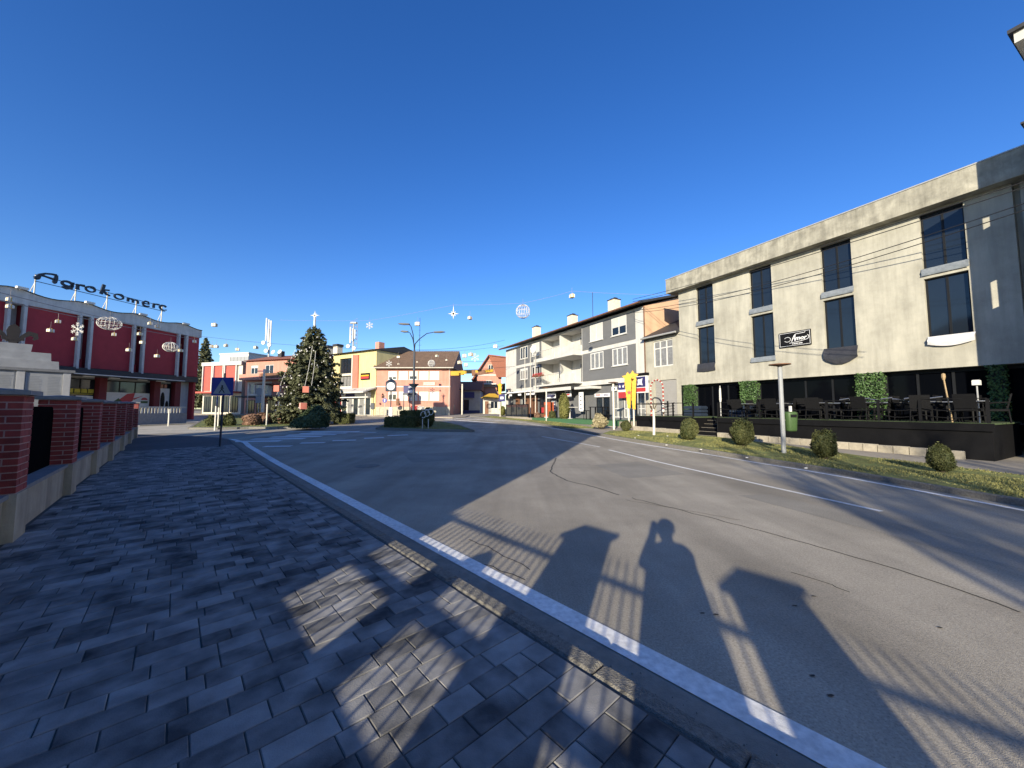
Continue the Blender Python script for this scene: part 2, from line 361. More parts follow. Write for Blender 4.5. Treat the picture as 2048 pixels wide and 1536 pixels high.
def sheet(name, pts, off, m, parent=None, kind='structure', thick=0.0):
    """a flat piece of ground draped over the climbing street"""
    bm = bmesh.new(); f = bm.faces.new([bm.verts.new((p[0], p[1], 0)) for p in pts]); f.normal_update()
    if f.normal.z < 0: f.normal_flip()
    bmesh.ops.triangulate(bm, faces=bm.faces[:])
    for y in (12.0, 90.0):
        bmesh.ops.bisect_plane(bm, geom=bm.verts[:] + bm.edges[:] + bm.faces[:], plane_co=(0, y, 0), plane_no=(0, 1, 0))
    if thick:
        r = bmesh.ops.extrude_face_region(bm, geom=bm.faces[:])
        vs = [g for g in r['geom'] if isinstance(g, bmesh.types.BMVert)]; top = set(vs)
    for v in bm.verts: v.co.z = H(v.co.y) + off - (thick if thick and v not in top else 0)
    me = bpy.data.meshes.new(name); bm.normal_update(); bm.to_mesh(me); bm.free(); me.materials.append(m)
    o = put(name, me, parent)
    if kind and parent is None: o['kind'] = kind
    return o
# ================================================================== GROUND AND STREETS
def xy(*pts): return [(T(*p).x, T(*p).y) for p in pts]
g = MB(); gx = [-3000, -400, 400, 3000]; gy = [-600, 12, 90, 3000]
for i in range(3):
    for j in range(3): g.quad(*[(a, b, H(b) - .06) for a, b in ((gx[i], gy[j]), (gx[i + 1], gy[j]), (gx[i + 1], gy[j + 1]), (gx[i], gy[j + 1]))])
tag(g.build('ground', M['earth']), kind='structure')
KR = [(10.0, -14), (9.6, -6), (9.25, 2), (9.0, 6.6), (8.9, 7.7), (8.55, 10.5), (7.6, 13.9), (6.1, 18), (4.8, 22.8), (3.5, 27.5), (1.5, 34.8), (-2.3, 43.1), (-5.2, 50.0), (-9, 60), (-16, 78)]
def smooth_line(P, n=4):
    out = []
    for i in range(len(P) - 1):
        p0, p1, p2, p3 = [Vector(P[max(0, min(len(P) - 1, i + k))]) for k in (-1, 0, 1, 2)]
        for k in range(n):
            t = k / n; out.append(tuple(.5 * ((2 * p1) + (p2 - p0) * t + (2 * p0 - 5 * p1 + 4 * p2 - p3) * t * t + (3 * p1 - p0 - 3 * p2 + p3) * t ** 3)))
    return out + [tuple(P[-1])]
KRs = smooth_line(KR)
def offset_line(P, d):
    out = []
    for i, p in enumerate(P):
        a = Vector(P[max(0, i - 1)]); b = Vector(P[min(len(P) - 1, i + 1)]); t = (b - a).normalized()
        out.append((p[0] + t.y * d, p[1] - t.x * d))
    return out
road = sheet('road', KRs + [(-120, 78), (-120, -14)], 0.0, M['asphalt'])
def ribbon(name, P, w, off, m, parent=None, kind=None):
    a = offset_line(P, -w / 2); b = offset_line(P, w / 2); mb = MB()
    cut = []
    for i in range(len(P) - 1):
        mb.quad(*[(q[0], q[1], H(q[1]) + off) for q in (a[i], b[i], b[i + 1], a[i + 1])])
    o = mb.build(name, m, parent)
    if kind: o['kind'] = kind
    return o
# --- sidewalk beside the brick fence: s runs along it, c across it towards the road
SD, SN = Vector((-.673, .740)), Vector((.740, .673))
def sc_(s, c): return (SD * s + SN * c)
PAVE_END = 19.6
kerb_in = [tuple(sc_(s, 1.90)) for s in np.arange(-9, 20.01, .5)] + [(-13.3, 17.55), (-14.74, 18.75), (-17.12, 19.8), (-20.67, 20.5), (-22.5, 20.7)]
sw = sheet('sidewalk', [tuple(sc_(-9, -3.2))] + kerb_in + [tuple(sc_(30.5, -3.2))], .142, M['joint'], thick=.2)
apron = sheet('sidewalk_apron', [tuple(sc_(PAVE_END, -1.4)), tuple(sc_(PAVE_END, 1.86))] + kerb_in[59:] + [(-22.3, 20.4)], .149, M['asphalt2'], sw)
KS = {}
def kerb_run(P, w, h, ln, parent, m, drop=.15, seed=3, z0=0.0):
    rr = random.Random(seed); i = 0; acc = Vector(P[0]); pts = [Vector(p) for p in P]
    d = [0.0]
    for a, b in zip(pts, pts[1:]): d.append(d[-1] + (b - a).length)
    def pos(s):
        for k in range(len(d) - 1):
            if s <= d[k + 1]: return pts[k].lerp(pts[k + 1], (s - d[k]) / max(1e-6, d[k + 1] - d[k]))
        return pts[-1]
    key = (w, h, ln, m.name)
    if key not in KS:
        b = MB(); b.cbox(-ln / 2 + .004, ln / 2 - .004, -w / 2, w / 2, -drop, h, .018); KS[key] = b.mesh('kerb_stone', m)
    s = 0.0
    while s + ln <= d[-1]:
        a, b = pos(s), pos(s + ln); c = (a + b) / 2; t = b - a
        o = put('kerb_stone', KS[key], parent, (c.x, c.y, H(c.y) + z0 + rr.uniform(-.004, .004)),
                (0, -math.atan2(H(b.y) - H(a.y), t.length), math.atan2(t.y, t.x) + rr.uniform(-.003, .003)))
        s += ln
kerb_run(offset_line(kerb_in, .075), .14, .151, .8, sw, M['kerb'])
# gutter strip and the white edge line
gl = [tuple(sc_(s, 2.2)) for s in np.arange(-9, 20.01, 1.0)] + [(-13.05, 17.8), (-14.6, 19.1), (-17.05, 20.1), (-20.6, 20.8)]
ribbon('gutter', gl, .36, .004, M['gutter'], road)
el = [tuple(sc_(s, 2.49)) for s in np.arange(-9, 20.01, 1.0)] + [(-12.85, 17.95), (-14.5, 19.35), (-17.0, 20.4), (-20.6, 21.1)]
ribbon('edge_line', el, .21, .008, M['paint'], road)
# --- pavers: rows laid across the sidewalk
PV = {}
def paver_mesh(l, m):
    if (l, m.name) not in PV:
        b = MB(); b.cbox(-.0774, .0774, -l / 2 + .0028, l / 2 - .0028, -.03, 0, .004); PV[(l, m.name)] = b.mesh('paver', m)
    return PV[(l, m.name)]
rr = random.Random(11); cand = []
s = -4.5
while s < PAVE_END:
    c = -1.40; first = True
    while c < 1.86:
        l = rr.choice([.16, .24, .24, .32, .32]) if not first else rr.choice([.16, .24, .32, .12])
        first = False
        if 1.88 - (c + l) < .12: l = round(1.88 - c, 3)
        cand.append((s, c + l / 2, l)); c += l
    s += .16
vis = []; rest = []
for q in cand:
    p = sc_(q[0], q[1]); px, py = pxy((p.x, p.y, .15)) if p.y > .2 else (-1, -1)
    (vis if -60 < px < 2110 and 0 < py < 1600 else rest).append((p.length, q))
vis.sort()
prot = math.atan2(SD.y, SD.x); sb = MB()
for k, (dist, (s_, c_, l)) in enumerate(vis + rest):
    p = sc_(s_, c_); z = H(p.y) + .15 + rr.uniform(-.0018, .0018)
    if k < 300:
        put('paver', paver_mesh(l, M['paver']), sw, (p.x, p.y, z), (rr.uniform(-.006, .006), rr.uniform(-.006, .006), prot))
    else:
        ax, ay = SD * .0774, SN * (l / 2 - .0028); b = len(sb.v)
        for dz, f in ((-.03, 1), (-.006, 1), (0, .94)):
            for i, j in ((-1, -1), (1, -1), (1, 1), (-1, 1)):
                q = p + ax * i * f + ay * j * f; sb.v.append((q.x, q.y, z + dz))
        for a0 in (0, 4):
            for i in range(4):
                j = (i + 1) % 4; sb.f.append([b + a0 + i, b + a0 + j, b + a0 + 4 + j, b + a0 + 4 + i]); sb.mi.append(0)
        sb.f.append([b + 8, b + 9, b + 10, b + 11]); sb.mi.append(0)
tag(sb.build('paver_rows', M['paver_i'], sw), kind='stuff')

# --- road paint
def seg(a, b, n=6): return [tuple(Vector(a).lerp(Vector(b), i / n)) for i in range(n + 1)]
def gp(*p):
    q = T(*p); return (q.x, q.y)
ribbon('centre_line', seg((3.95, 15.2), (6.22, 6.35)), .11, .004, M['paint'], road)
ribbon('centre_line', seg(gp(1084, 873), gp(1200, 894)), .10, .004, M['paint'], road)
ribbon('edge_line', offset_line(KRs[:52], -.32), .13, .004, M['paint'], road)
for x0, x1, yy in ((470, 561, 882.5), (505, 609, 877.8), (542, 643, 873.6), (574, 672, 869.9), (600, 694, 866.6), (622, 719, 863.6)):   # zebra crossing
    ribbon('crosswalk_stripe', seg(gp(x0, yy + .6), gp(x1, yy - .6), 2), .6, .006, M['paint'], road)
for x0, x1, y0, y1 in ((528, 583, 893.3, 892.2), (601, 650, 886.4, 885.2), (665, 712, 881.6, 880.2), (728, 768, 876.8, 875.2), (775, 816, 871.4, 869.8)):
    ribbon('yield_dash', seg(gp(x0, y0), gp(x1, y1), 2), .42, .006, M['paint'], road)
ribbon('stop_line', seg(gp(578, 862.6), gp(752, 864.8), 3), .28, .004, M['paint'], road)
ribbon('crosswalk_stripe', seg(gp(905, 836), gp(1010, 842), 3), .5, .004, M['paint'], road)
ribbon('crosswalk_stripe', seg(gp(890, 838.5), gp(990, 846), 3), .5, .004, M['paint'], road)
ribbon('crosswalk_stripe', seg(gp(716, 844.5), gp(770, 842), 3), .45, .004, M['paint'], road)
# sealed cracks
def crack(P, w, seed):
    r2 = random.Random(seed); Q = []
    for a, b in zip(P, P[1:]):
        n = max(2, int((Vector(b) - Vector(a)).length / .12))
        for i in range(n):
            q = Vector(a).lerp(Vector(b), i / n); Q.append((q.x + r2.uniform(-.025, .025), q.y + r2.uniform(-.025, .025)))
    Q.append(P[-1]); ribbon('road_crack', Q, w, .003, M['crack'], road)
crack([gp(1112, 916), gp(1100, 944), gp(1135, 962), gp(1180, 972), gp(1238, 990)], .035, 1)
crack([gp(1262, 996), gp(1420, 1035), gp(1640, 1095), gp(1830, 1150), gp(2040, 1225)], .022, 2)
crack([gp(1585, 1145), gp(1660, 1168), gp(1700, 1185)], .014, 3)
crack([gp(940, 1078), gp(1010, 1112), gp(1060, 1140)], .012, 4)
crack([gp(865, 1095), gp(930, 1118), gp(985, 1133), gp(1050, 1160)], .014, 5)
crack([gp(1250, 1000), gp(1320, 1012), gp(1480, 1040)], .012, 6)
mh = MB(); c = T(735, 932); mh.lathe([(.36, .002), (.36, .006), (.30, .007)], (c.x, c.y, 0), 20); mh.build('manhole_cover', M['gutter'], road)
for px, py in ((1432, 1230), (1660, 1392), (1625, 1352), (1405, 1227), (1590, 1212), (1880, 1256), (1628, 1193)):
    c = T(px, py); b = MB()
    b.poly([(c.x + rng.uniform(.5, 1) * .03 * math.cos(q), c.y + rng.uniform(.5, 1) * .014 * math.sin(q), .005) for q in np.linspace(0, 5.6, 8)]); b.build('tar_spot', M['crack'], road)

# repair patches and oil stains, grit in the gutter
sheet('asphalt_patch', [(2.9, 9.3), (4.6, 9.9), (4.1, 12.2), (2.5, 11.5)], .0025, M['asphalt2b'], road)
sheet('asphalt_patch', [(-3.2, 12.0), (-1.2, 12.8), (-2.0, 14.6), (-4.0, 13.8)], .0025, M['asphalt2b'], road)
sheet('asphalt_patch', [(5.6, 3.6), (6.4, 3.5), (5.2, 7.6), (4.5, 7.5)], .0025, M['asphalt2b'], road)
gr_ = MB(); rg_ = random.Random(8)
for k in range(1500):
    s_ = rg_.uniform(-1.5, 12); c_ = 2.06 + abs(rg_.gauss(0, .10)); p = sc_(s_, c_); r = rg_.uniform(.002, .008); a = rg_.uniform(0, 6)
    gr_.add([(p.x + r * math.cos(a + q), p.y + r * math.sin(a + q), H(p.y) + .006) for q in (0, 2.1, 4.2)] + [(p.x, p.y, H(p.y) + .008 + r)], [(0, 1, 3), (1, 2, 3), (2, 0, 3)])
tag(gr_.build('gutter_grit', M['kerb'], road), kind='stuff')
# --- right side: footpath, grass verge, kerb
foot = sheet('footpath', offset_line(KRs, .1) + [(-6, 78), (-1, 52), (9.0, 47), (20, 26), (30, 4), (30, -14)], .085, M['path'], thick=.12)
kerb_run(offset_line(KRs[:50], .06), .13, .125, 1.0, foot, M['kerb'], seed=5)
VB = [(13.4, -14), (13.2, 0), (12.9, 5), (12.43, 9.11), (11.87, 13.12), (10.96, 19.16), (9.2, 22.6), (8.0, 24.0)]
kA = [p for p in offset_line(KRs, .13) if p[1] < 22.6]
vergeA = sheet('verge', kA + [(6.2, 23.6)] + smooth_line(VB)[::-1], .12, M['turf'], thick=.1)
kB = [p for p in offset_line(KRs, .13) if 25.2 < p[1] < 50]
vergeB = sheet('verge', kB + offset_line(kB, 2.1)[::-1], .12, M['turf'], thick=.1)
def inside(p, poly):
    r = False; n = len(poly)
    for i in range(n):
        a, b = poly[i], poly[(i + 1) % n]
        if (a[1] > p[1]) != (b[1] > p[1]) and p[0] < (b[0] - a[0]) * (p[1] - a[1]) / (b[1] - a[1]) + a[0]: r = not r
    return r
def grass(name, poly, n, h, off, ymax=30, ymin=2):
    xs = [p[0] for p in poly]; ys = [p[1] for p in poly]; out = []
    while len(out) < n:
        y = max(min(ys), ymin) + (min(max(ys), ymax) - max(min(ys), ymin)) * rng.random() ** 1.5; x = rng.uniform(min(xs), max(xs))
        if inside((x, y), poly): out.append((x, y, H(y) + off))
    c = np.array(out); a = rng.uniform(0, 6.28, n); w = np.stack([np.cos(a), np.sin(a), 0 * a], 1) * .012
    # a patchy lawn: blades are shorter and sparser in worn patches
    hh = (h * rng.uniform(.4, 1.2, n) * (.6 + .5 * np.sin(c[:, 0] * 2.1 + np.sin(c[:, 1] * 1.3) * 2)))[:, None]
    tip = c + np.stack([rng.normal(0, .5, n), rng.normal(0, .5, n), np.ones(n)], 1) * hh
    v = np.stack([c - w, c + w, tip + w * .2, tip - w * .2], 1).reshape(-1, 3)
    tag(put(name, quads(name, v, M['blade'])), kind='stuff')
polyA = kA + [(6.2, 23.6)] + smooth_line(VB)[::-1]
grass('grass', polyA, 42000, .045, .12)
grass('grass', kB + offset_line(kB, 2.1)[::-1], 9000, .06, .12, 50, 20)
# small white pebbles of litter along the kerb
for px, py in ((1270, 876), (1333, 890), (1402, 899), (1494, 915), (1612, 936), (1277, 871), (1335, 872)):
    c = T(px, py, .13); b = MB(); b.sphere((0, 0, 0), .035, 6, 4); o = b.build('litter', M['decor'], None, loc=(c.x, c.y, c.z)); o.scale = (1.5, 1, .6)
    tag(o, 'scrap of white litter lying along the right kerb', 'litter', 'white litter along the right kerb')

# --- islands in the middle of the junction
def island(name, px, n):
    P = xy(*px); o = sheet(name, P, .14, M['turf'], thick=.2)
    ring = P + [P[0]]; b = MB()
    cx = sum(p[0] for p in P) / len(P); cy = sum(p[1] for p in P) / len(P)
    for a, c in zip(ring, ring[1:]):
        k = max(1, int((Vector(c) - Vector(a)).length / 4))
        for i in range(k):
            p, q = Vector(a).lerp(Vector(c), i / k), Vector(a).lerp(Vector(c), (i + 1) / k); t = (q - p).normalized()
            nn = Vector((t.y, -t.x));
            if nn.dot(p - Vector((cx, cy))) < 0: nn = -nn
            z0, z1 = H(p.y), H(q.y)
            b.add([(p.x, p.y, z0 - .05), (q.x, q.y, z1 - .05), (q.x, q.y, z1 + .15), (p.x, p.y, z0 + .15),
                   (p.x + nn.x * .2, p.y + nn.y * .2, z0 - .05), (q.x + nn.x * .2, q.y + nn.y * .2, z1 - .05), (q.x + nn.x * .2, q.y + nn.y * .2, z1 + .13), (p.x + nn.x * .2, p.y + nn.y * .2, z0 + .13)],
                  [(0, 1, 2, 3), (4, 7, 6, 5), (3, 2, 6, 7), (0, 3, 7, 4), (1, 5, 6, 2)])
    b.build('kerb_edge', M['kerb'], o)
    grass('grass', P, n, .06, .14, 60, 5); return P
isl1 = island('median_island', [(383, 858.5), (440, 859), (500, 857), (560, 857.5), (606, 857), (640, 850), (690, 836), (640, 832.5), (520, 832), (420, 834)], 7000)
isl2 = island('traffic_island', [(757, 859), (850, 862.5), (943, 864), (915, 853), (880, 845.5), (790, 845)], 6000)
# the light pavement along the far side of the square
far = sheet('far_pavement', xy((400, 829), (700, 831.5), (800, 834), (905, 836.5), (930, 835)) + [(-6, 70), (-80, 78)], .1, M['path'], thick=.15)
# street strip at the left, sunlight put into its paler colour; then a kerb
sun_strip = sheet('sunlit_street_strip', xy((279, 869), (340, 867.5), (420, 864.5), (520, 861), (395, 856), (405, 842), (420, 836)) + [(-62, 60), (-44, 24)], .012, M['sunstreet'])
kl = sheet('square_kerb', xy((279, 852), (370, 848.5), (400, 847.6), (400, 848.4), (370, 849.4), (279, 853)), .1, M['kerb'], thick=.12)

# ================================================================== BRICK FENCE
FA = math.atan2(SD.y, SD.x); FO = sc_(0, -1.36)
fence = thing('brick_fence', 'brick fence with beige plinth, stone caps and black infill along the sidewalk', 'fence', (FO.x, FO.y, 0), FA)
def fz(s): p = sc_(s, -1.6); return H(p.y)
PS = [-8.2, -5.0, -2.13, -.13, 3.9, 7.28, 10.55, 13.5, 16.6, 19.9, 23.0, 26.2]
bl = .322; bt = .113; ch = .0835
def brick_places():
    for k in range(14):
        z = .722 + ch * k
        for q in range(4):
            yield k, q, z
bm_ = MB(); bm_.box(-bl / 2, bl / 2, -bt / 2, bt / 2, 0, ch - .014); BRICK = bm_.mesh('brick', M['brick'])
def brick_xf(k, q):
    c = .225 - bt / 2; o_ = .225 - bl / 2; sgn = 1 if k % 2 else -1
    x, y = sgn * o_, -c; a = q * math.pi / 2
    return (x * math.cos(a) - y * math.sin(a), x * math.sin(a) + y * math.cos(a), a)
for i, s0 in enumerate(PS):
    z0 = fz(s0); cx, cy = s0 + .225, .225
    b = MB(); b.box(-.220, .220, -.220, .220, .70, 1.89)
    p = b.build('pillar', M['mortar'], fence, loc=(cx, cy, z0))
    pl = MB(); pl.box(-.24, .24, -.24, .24, -.1, .71); pl.build('plinth', M['plaster'], p)
    cp = MB(); w = .285; cp.box(-w, w, -w, w, 1.892, 1.945)
    cp.add([(-w, -w, 1.946), (w, -w, 1.946), (w, w, 1.946), (-w, w, 1.946), (0, 0, 1.975)], [(0, 1, 4), (1, 2, 4), (2, 3, 4), (3, 0, 4)])
    cp.build('cap', M['cap'], p)
    if i in (5, 6):
        for k, q, z in brick_places():
            x, y, a = brick_xf(k, q)
            put('brick', BRICK, p, (x, y, z), (0, 0, a + rng.uniform(-.008, .008)))
    else:
        sb = MB()
        for k, q, z in brick_places():
            x, y, a = brick_xf(k, q); ca, sa = math.cos(a), math.sin(a)
            sb.obox((x, y, z + (ch - .014) / 2), (ca * bl / 2, sa * bl / 2, 0), (-sa * bt / 2, ca * bt / 2, 0), (0, 0, (ch - .014) / 2))
        tag(sb.build('brick_courses', M['brick_i'], p), kind='stuff')
    if i + 1 < len(PS):
        a0, a1 = s0 + .47, PS[i + 1] - .02; zt = .66 if i >= 4 else .80
        bw = MB(); bw.box(a0, a1, .08, .38, -.1, zt); w_ = bw.build('base_wall', M['plaster'], fence, loc=(0, 0, z0))
        c_ = MB(); c_.box(a0 + .003, a1 - .003, .04, .42, zt + .002, zt + .055); c_.build('coping', M['cap'], w_)
        if i >= 4:                                            # black sheet infill with rounded upper corners
            r = .14; zt2 = 1.76; o1, o2 = a0 - .004, a1 - .016
            pts = [(o1, .26, zt + .06), (o2, .26, zt + .06)] + [(o2 - r + r * math.cos(q), .26, zt2 - r + r * math.sin(q)) for q in np.linspace(0, math.pi / 2, 5)] + [(o1 + r - r * math.sin(q), .26, zt2 - r + r * math.cos(q)) for q in np.linspace(0, math.pi / 2, 5)]
            pn = MB(); pn.prism(pts, (0, .03, 0)); pn.build('infill_panel', M['blackpanel'], fence, loc=(0, 0, z0))
        else:                                                 # picket railing
            rl = MB(); rl.box(a0, a1, .20, .25, 1.13, 1.20); rl.box(a0, a1, .20, .25, 1.59, 1.63)
            ro = rl.build('rail', M['black'], fence, loc=(0, 0, z0)); pk = MB(); n = int((a1 - a0) / .105)
            for k in range(n):
                x = a0 + (k + .5) * (a1 - a0) / n; pk.box(x - .006, x + .006, .252, .268, .84, 1.80)
            tag(pk.build('pickets', M['black'], ro), kind='stuff')

# unseen round topped post, added behind the railing for its shadow band
mc = thing('shadow_post', 'slim round topped post added for its shadow behind the railing, outside the picture', 'cabinet', tuple(FO + SD * 1.14 - SN * .42) + (0,), FA)
b = MB(); b.prism([(-.16, 0, 0), (.16, 0, 0), (.16, 0, 1.35)] + [(.16 * math.cos(q), 0, 1.35 + .2 * math.sin(q)) for q in np.linspace(.2, 2.94, 8)] + [(-.16, 0, 1.35)], (0, .2, 0)); b.build('body', M['cap'], mc)
MB().box(-.13, .13, -.012, -.001, .4, 1.3).build('door', M['signback'], mc)
# ================================================================== CONCRETE BUILDING (right)
RF = Frame(11.7, 25.5, math.atan2(-.891, .454))
def bthing(name, label, cat, fr, group=None): return thing(name, label, cat, fr.o, fr.rot, group)
cb = bthing('concrete_building', 'bare concrete building with tall dark windows above a dark glazed cafe', 'building', RF)
bays = [1.36, 4.83, 8.33, 11.8, 15.3, 18.8]
holes = [(u, u + 1.2, z0, z1) for u in bays for z0, z1 in ((7.44, 9.83), (4.6, 7.08))]
b = MB(); b.wall(0, 14.15, 3.57, 9.9, holes[:8], 0, .28); b.quad((0, 0, 9.9), (14.15, 0, 9.9), (14.15, .3, 9.9), (0, .3, 9.9))
b.quad((0, 0, 3.57), (0, 0, 10), (0, 10, 10), (0, 10, 3.57)); 
b.quad((0, 10, 0), (15.15, 10, 0), (15.15, 10, 9.9), (0, 10, 9.9)); b.quad((14.15, 0, 3.57), (14.15, 0, 9.9), (14.15, .3, 9.9), (14.15, .3, 3.57)); b.quad((14.15, .3, 3.57), (14.3, .3, 3.57), (14.3, .3, 9.9), (14.15, .3, 9.9)); b.quad((14.3, .12, 3.57), (14.3, .3, 3.57), (14.3, .3, 9.9), (14.3, .12, 9.9)); b.quad((14.3, .12, 3.57), (15.15, .12, 3.57), (15.15, .12, 9.9), (14.3, .12, 9.9)); b.quad((15.15, .12, 3.57), (15.15, 10, 3.57), (15.15, 10, 9.9), (15.15, .12, 9.9))
b.box(0, 15.14, .0, 9.9, 3.35, 3.568)                                        # slab over the cafe
b.build('wall', M['concrete'], cb)
b = MB(); b.box(-.63, 15.16, -.5, 10.4, 9.9, 10.88); b.build('cornice', M['cornice'], cb)
b = MB(); b.box(-.66, 15.17, -.53, 10.43, 10.882, 10.93); b.build('roof_flashing', M['steel'], cb)
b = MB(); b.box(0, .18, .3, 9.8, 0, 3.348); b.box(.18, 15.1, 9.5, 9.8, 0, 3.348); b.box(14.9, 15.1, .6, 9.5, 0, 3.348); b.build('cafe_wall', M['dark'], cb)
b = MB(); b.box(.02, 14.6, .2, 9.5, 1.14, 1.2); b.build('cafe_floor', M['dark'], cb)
for i, (u0, u1, z0, z1) in enumerate(holes[:8]):
    v = .2 if i < 8 else .32
    window(cb, u0, u1, z0, z1, v, 2, M['frame_d'], M['glass'], .06)
def flap(u0, u1, z, drop, m, seed, sag=0.0, out=.06):
    r2 = random.Random(seed); n, k = 10, 4; vs = []; fs = []
    for j in range(k + 1):
        for i in range(n + 1):
            t = i / n; dz = drop * j / k * (1 + sag * (math.sin(math.pi * t) - .3))
            vs.append((u0 + (u1 - u0) * t + r2.uniform(-.012, .012), -.02 - out * math.sin(j / k * 2.2) + r2.uniform(-.018, .018), z - dz))
    fs = [(j * (n + 1) + i, j * (n + 1) + i + 1, (j + 1) * (n + 1) + i + 1, (j + 1) * (n + 1) + i) for j in range(k) for i in range(n)]
    MB().add(vs, fs).build('plastic_sheet', m, cb, True)
for k, u in enumerate(bays[:4]):
    flap(u - .04, u + 1.24, 7.50, .30, M['film_g'], k)
    if k == 0: flap(u - .04, u + 1.22, 4.68, .52, M['film_k'], 10, .1)
    if k == 1: flap(u - .06, u + 1.26, 4.66, .28, M['film_g'], 11)
    if k == 2: flap(u - .06, u + 1.25, 4.68, .62, M['film_k'], 12, .45, .12)
    if k == 3: flap(u + .0, u + 1.25, 4.66, .36, M['film_w'], 13, .35, .12)
# cafe glazing: mullions and panes set back under the concrete
gx0 = [.95, 2.0, 3.05, 4.06, 4.95, 6.05, 7.2, 8.35, 9.44, 10.32, 11.3, 12.3, 13.29, 15.1]
b = MB()
for u in gx0: b.box(u - .04, u + .04, .42, .52, 1.2, 3.348)
b.box(.2, 15.1, .421, .519, 3.2, 3.34)
gz = b.build('cafe_glazing', M['frame_d'], cb)
for a, c in zip(gx0, gx0[1:]):
    if a in (4.06, 9.44): continue
    MB().box(a + .04, c - .04, .46, .48, 1.2, 3.2).build('pane', M['cafeglass'], gz)
for u0, u1, dd in ((.2, .95, .4), (4.06, 4.95, .4), (9.44, 10.32, .4), (13.27, 13.62, .5)):
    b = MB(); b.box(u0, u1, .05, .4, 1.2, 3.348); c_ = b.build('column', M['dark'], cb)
    n = int((u1 - u0) * 2.15 * 900); P = np.stack([rng.uniform(u0 - .02, u1 + .02, n) + rng.normal(0, .03, n), rng.uniform(-.09, .05, n) + .03 * np.sin(np.arange(n)), np.minimum(3.36, rng.uniform(1.2, 3.36, n) + rng.normal(0, .02, n))], 1)
    N = np.tile([0, -1, .4], (n, 1)); n2 = int(.45 * 2.15 * 500)
    for uu, sg in ((u0, -1), (u1, 1)):
        P = np.concatenate([P, np.stack([np.full(n2, uu) + rng.uniform(-.03, .03, n2), rng.uniform(0, .4, n2), rng.uniform(1.25, 3.36, n2)], 1)]); N = np.concatenate([N, np.tile([sg, 0, .3], (n2, 1))])
    tag(put('leaf_cladding', leaf_mesh('leaf_cladding', P, N, .06, M['fakeleaf'], 1.5, .7), c_), kind='stuff')
b = MB(); b.tube([(6.6, 2, 10.9), (6.6, 2, 11.75)], .025); b.tube([(6.3, 2, 11.6), (6.95, 2, 11.6)], .015); b.tube([(6.42, 2, 11.4), (6.8, 2, 11.4)], .015); b.build('antenna', M['steel'], cb)
# the bar sign
sg = thing('bar_sign', 'black rectangular sign with white Amor script on the concrete wall', 'sign', RF.w(7.04, -.045, 5.0), RF.rot)
MB().box(-.73, .73, -.03, .03, 0, .80).build('panel', M['black'], sg)
b = MB(); b.box(-.70, .70, -.04, -.031, .05, .065); b.box(-.70, .70, -.04, -.031, .735, .75); b.box(-.70, -.685, -.04, -.031, .065, .735); b.box(.685, .70, -.04, -.031, .065, .735); b.build('border_line', M['signwhite'], sg)
def stroke(mb, pts, w, ext, y0=0.0, taper=None, n=None):
    """a flat brush stroke in the XZ plane with depth along -Y"""
    P = [Vector((p[0], 0, p[1])) for p in pts]; m = len(P); L = []; Rr = []
    for i in range(m):
        t = (P[min(i + 1, m - 1)] - P[max(0, i - 1)]).normalized(); nn = Vector((-t.z, 0, t.x)); ww = w if taper is None else taper[min(i, len(taper) - 1)]
        L.append(P[i] + nn * ww / 2); Rr.append(P[i] - nn * ww / 2)
    for i in range(m - 1):
        q = [L[i], L[i + 1], Rr[i + 1], Rr[i]]; q = [Vector((p.x, y0, p.z)) for p in q]; mb.prism(q, (0, -ext, 0))
def arc(cx, cz, rx, rz, a0, a1, n=10): return [(cx + rx * math.cos(R_(a0 + (a1 - a0) * i / n)), cz + rz * math.sin(R_(a0 + (a1 - a0) * i / n))) for i in range(n + 1)]
b = MB(); y = -.031
stroke(b, arc(-.33, .40, .15, .13, 150, -150), .018, .01, y)              # round emblem at the left
stroke(b, [(-.13, .27), (-.08, .42), (.0, .58), (.04, .62)], .035, .01, y); stroke(b, [(.04, .62), (.02, .46), (.02, .28)], .04, .01, y); stroke(b, [(-.10, .40), (.04, .41)], .022, .01, y)
stroke(b, arc(.12, .60, .10, .05, 180, 90) + [(.3, .655), (.46, .66), (.5, .70)], .022, .01, y)
stroke(b, arc(.52, .42, .13, .12, 60, -80) + [(.3, .25), (.0, .22), (-.24, .20)], .022, .01, y)
b.build('script_flourish', M['signwhite'], sg)
text(sg, 'lettering', 'mor', .30, M['signwhite'], (.27, -.033, .41), shear=.35, bold=.006)
text(sg, 'lettering', 'CAFFE BAR', .085, M['signwhite'], (.12, -.033, .135), bold=.002, sx=1.15)

# ------------------------------------------------------------------ terrace in front of the cafe
te = bthing('cafe_terrace', 'black walled raised cafe terrace with green deck below the concrete building', 'terrace', RF)
DZ = 1.27
def gzl(u, v): p = RF.w(u, v); return H(p.y) + .085
st0, st1 = 3.35, 4.75
b = MB()
for a, c, y0 in ((-1.0, st0, -3.3), (st1, 13.9, -3.3), (st0, st1, -1.9)):
    b = MB(); b.box(a, c, y0, .0, DZ - .05, DZ); b.build('deck', M['deckturf'], te)
b = MB()
for a, c, y0 in ((-1.0, st0 - .002, -3.26), (st1 + .002, 13.85, -3.26), (st0, st1, -1.88)): b = MB(); b.box(a, c, y0, -.02, -.3, DZ - .052); b.build('wall', M['terr'], te)
b = MB()
for a, c in ((-1.02, st0), (st1, 13.92)): b = MB(); b.box(a, c, -3.34, -3.302, DZ - .26, DZ - .012); b.build('fascia', M['terr'], te)
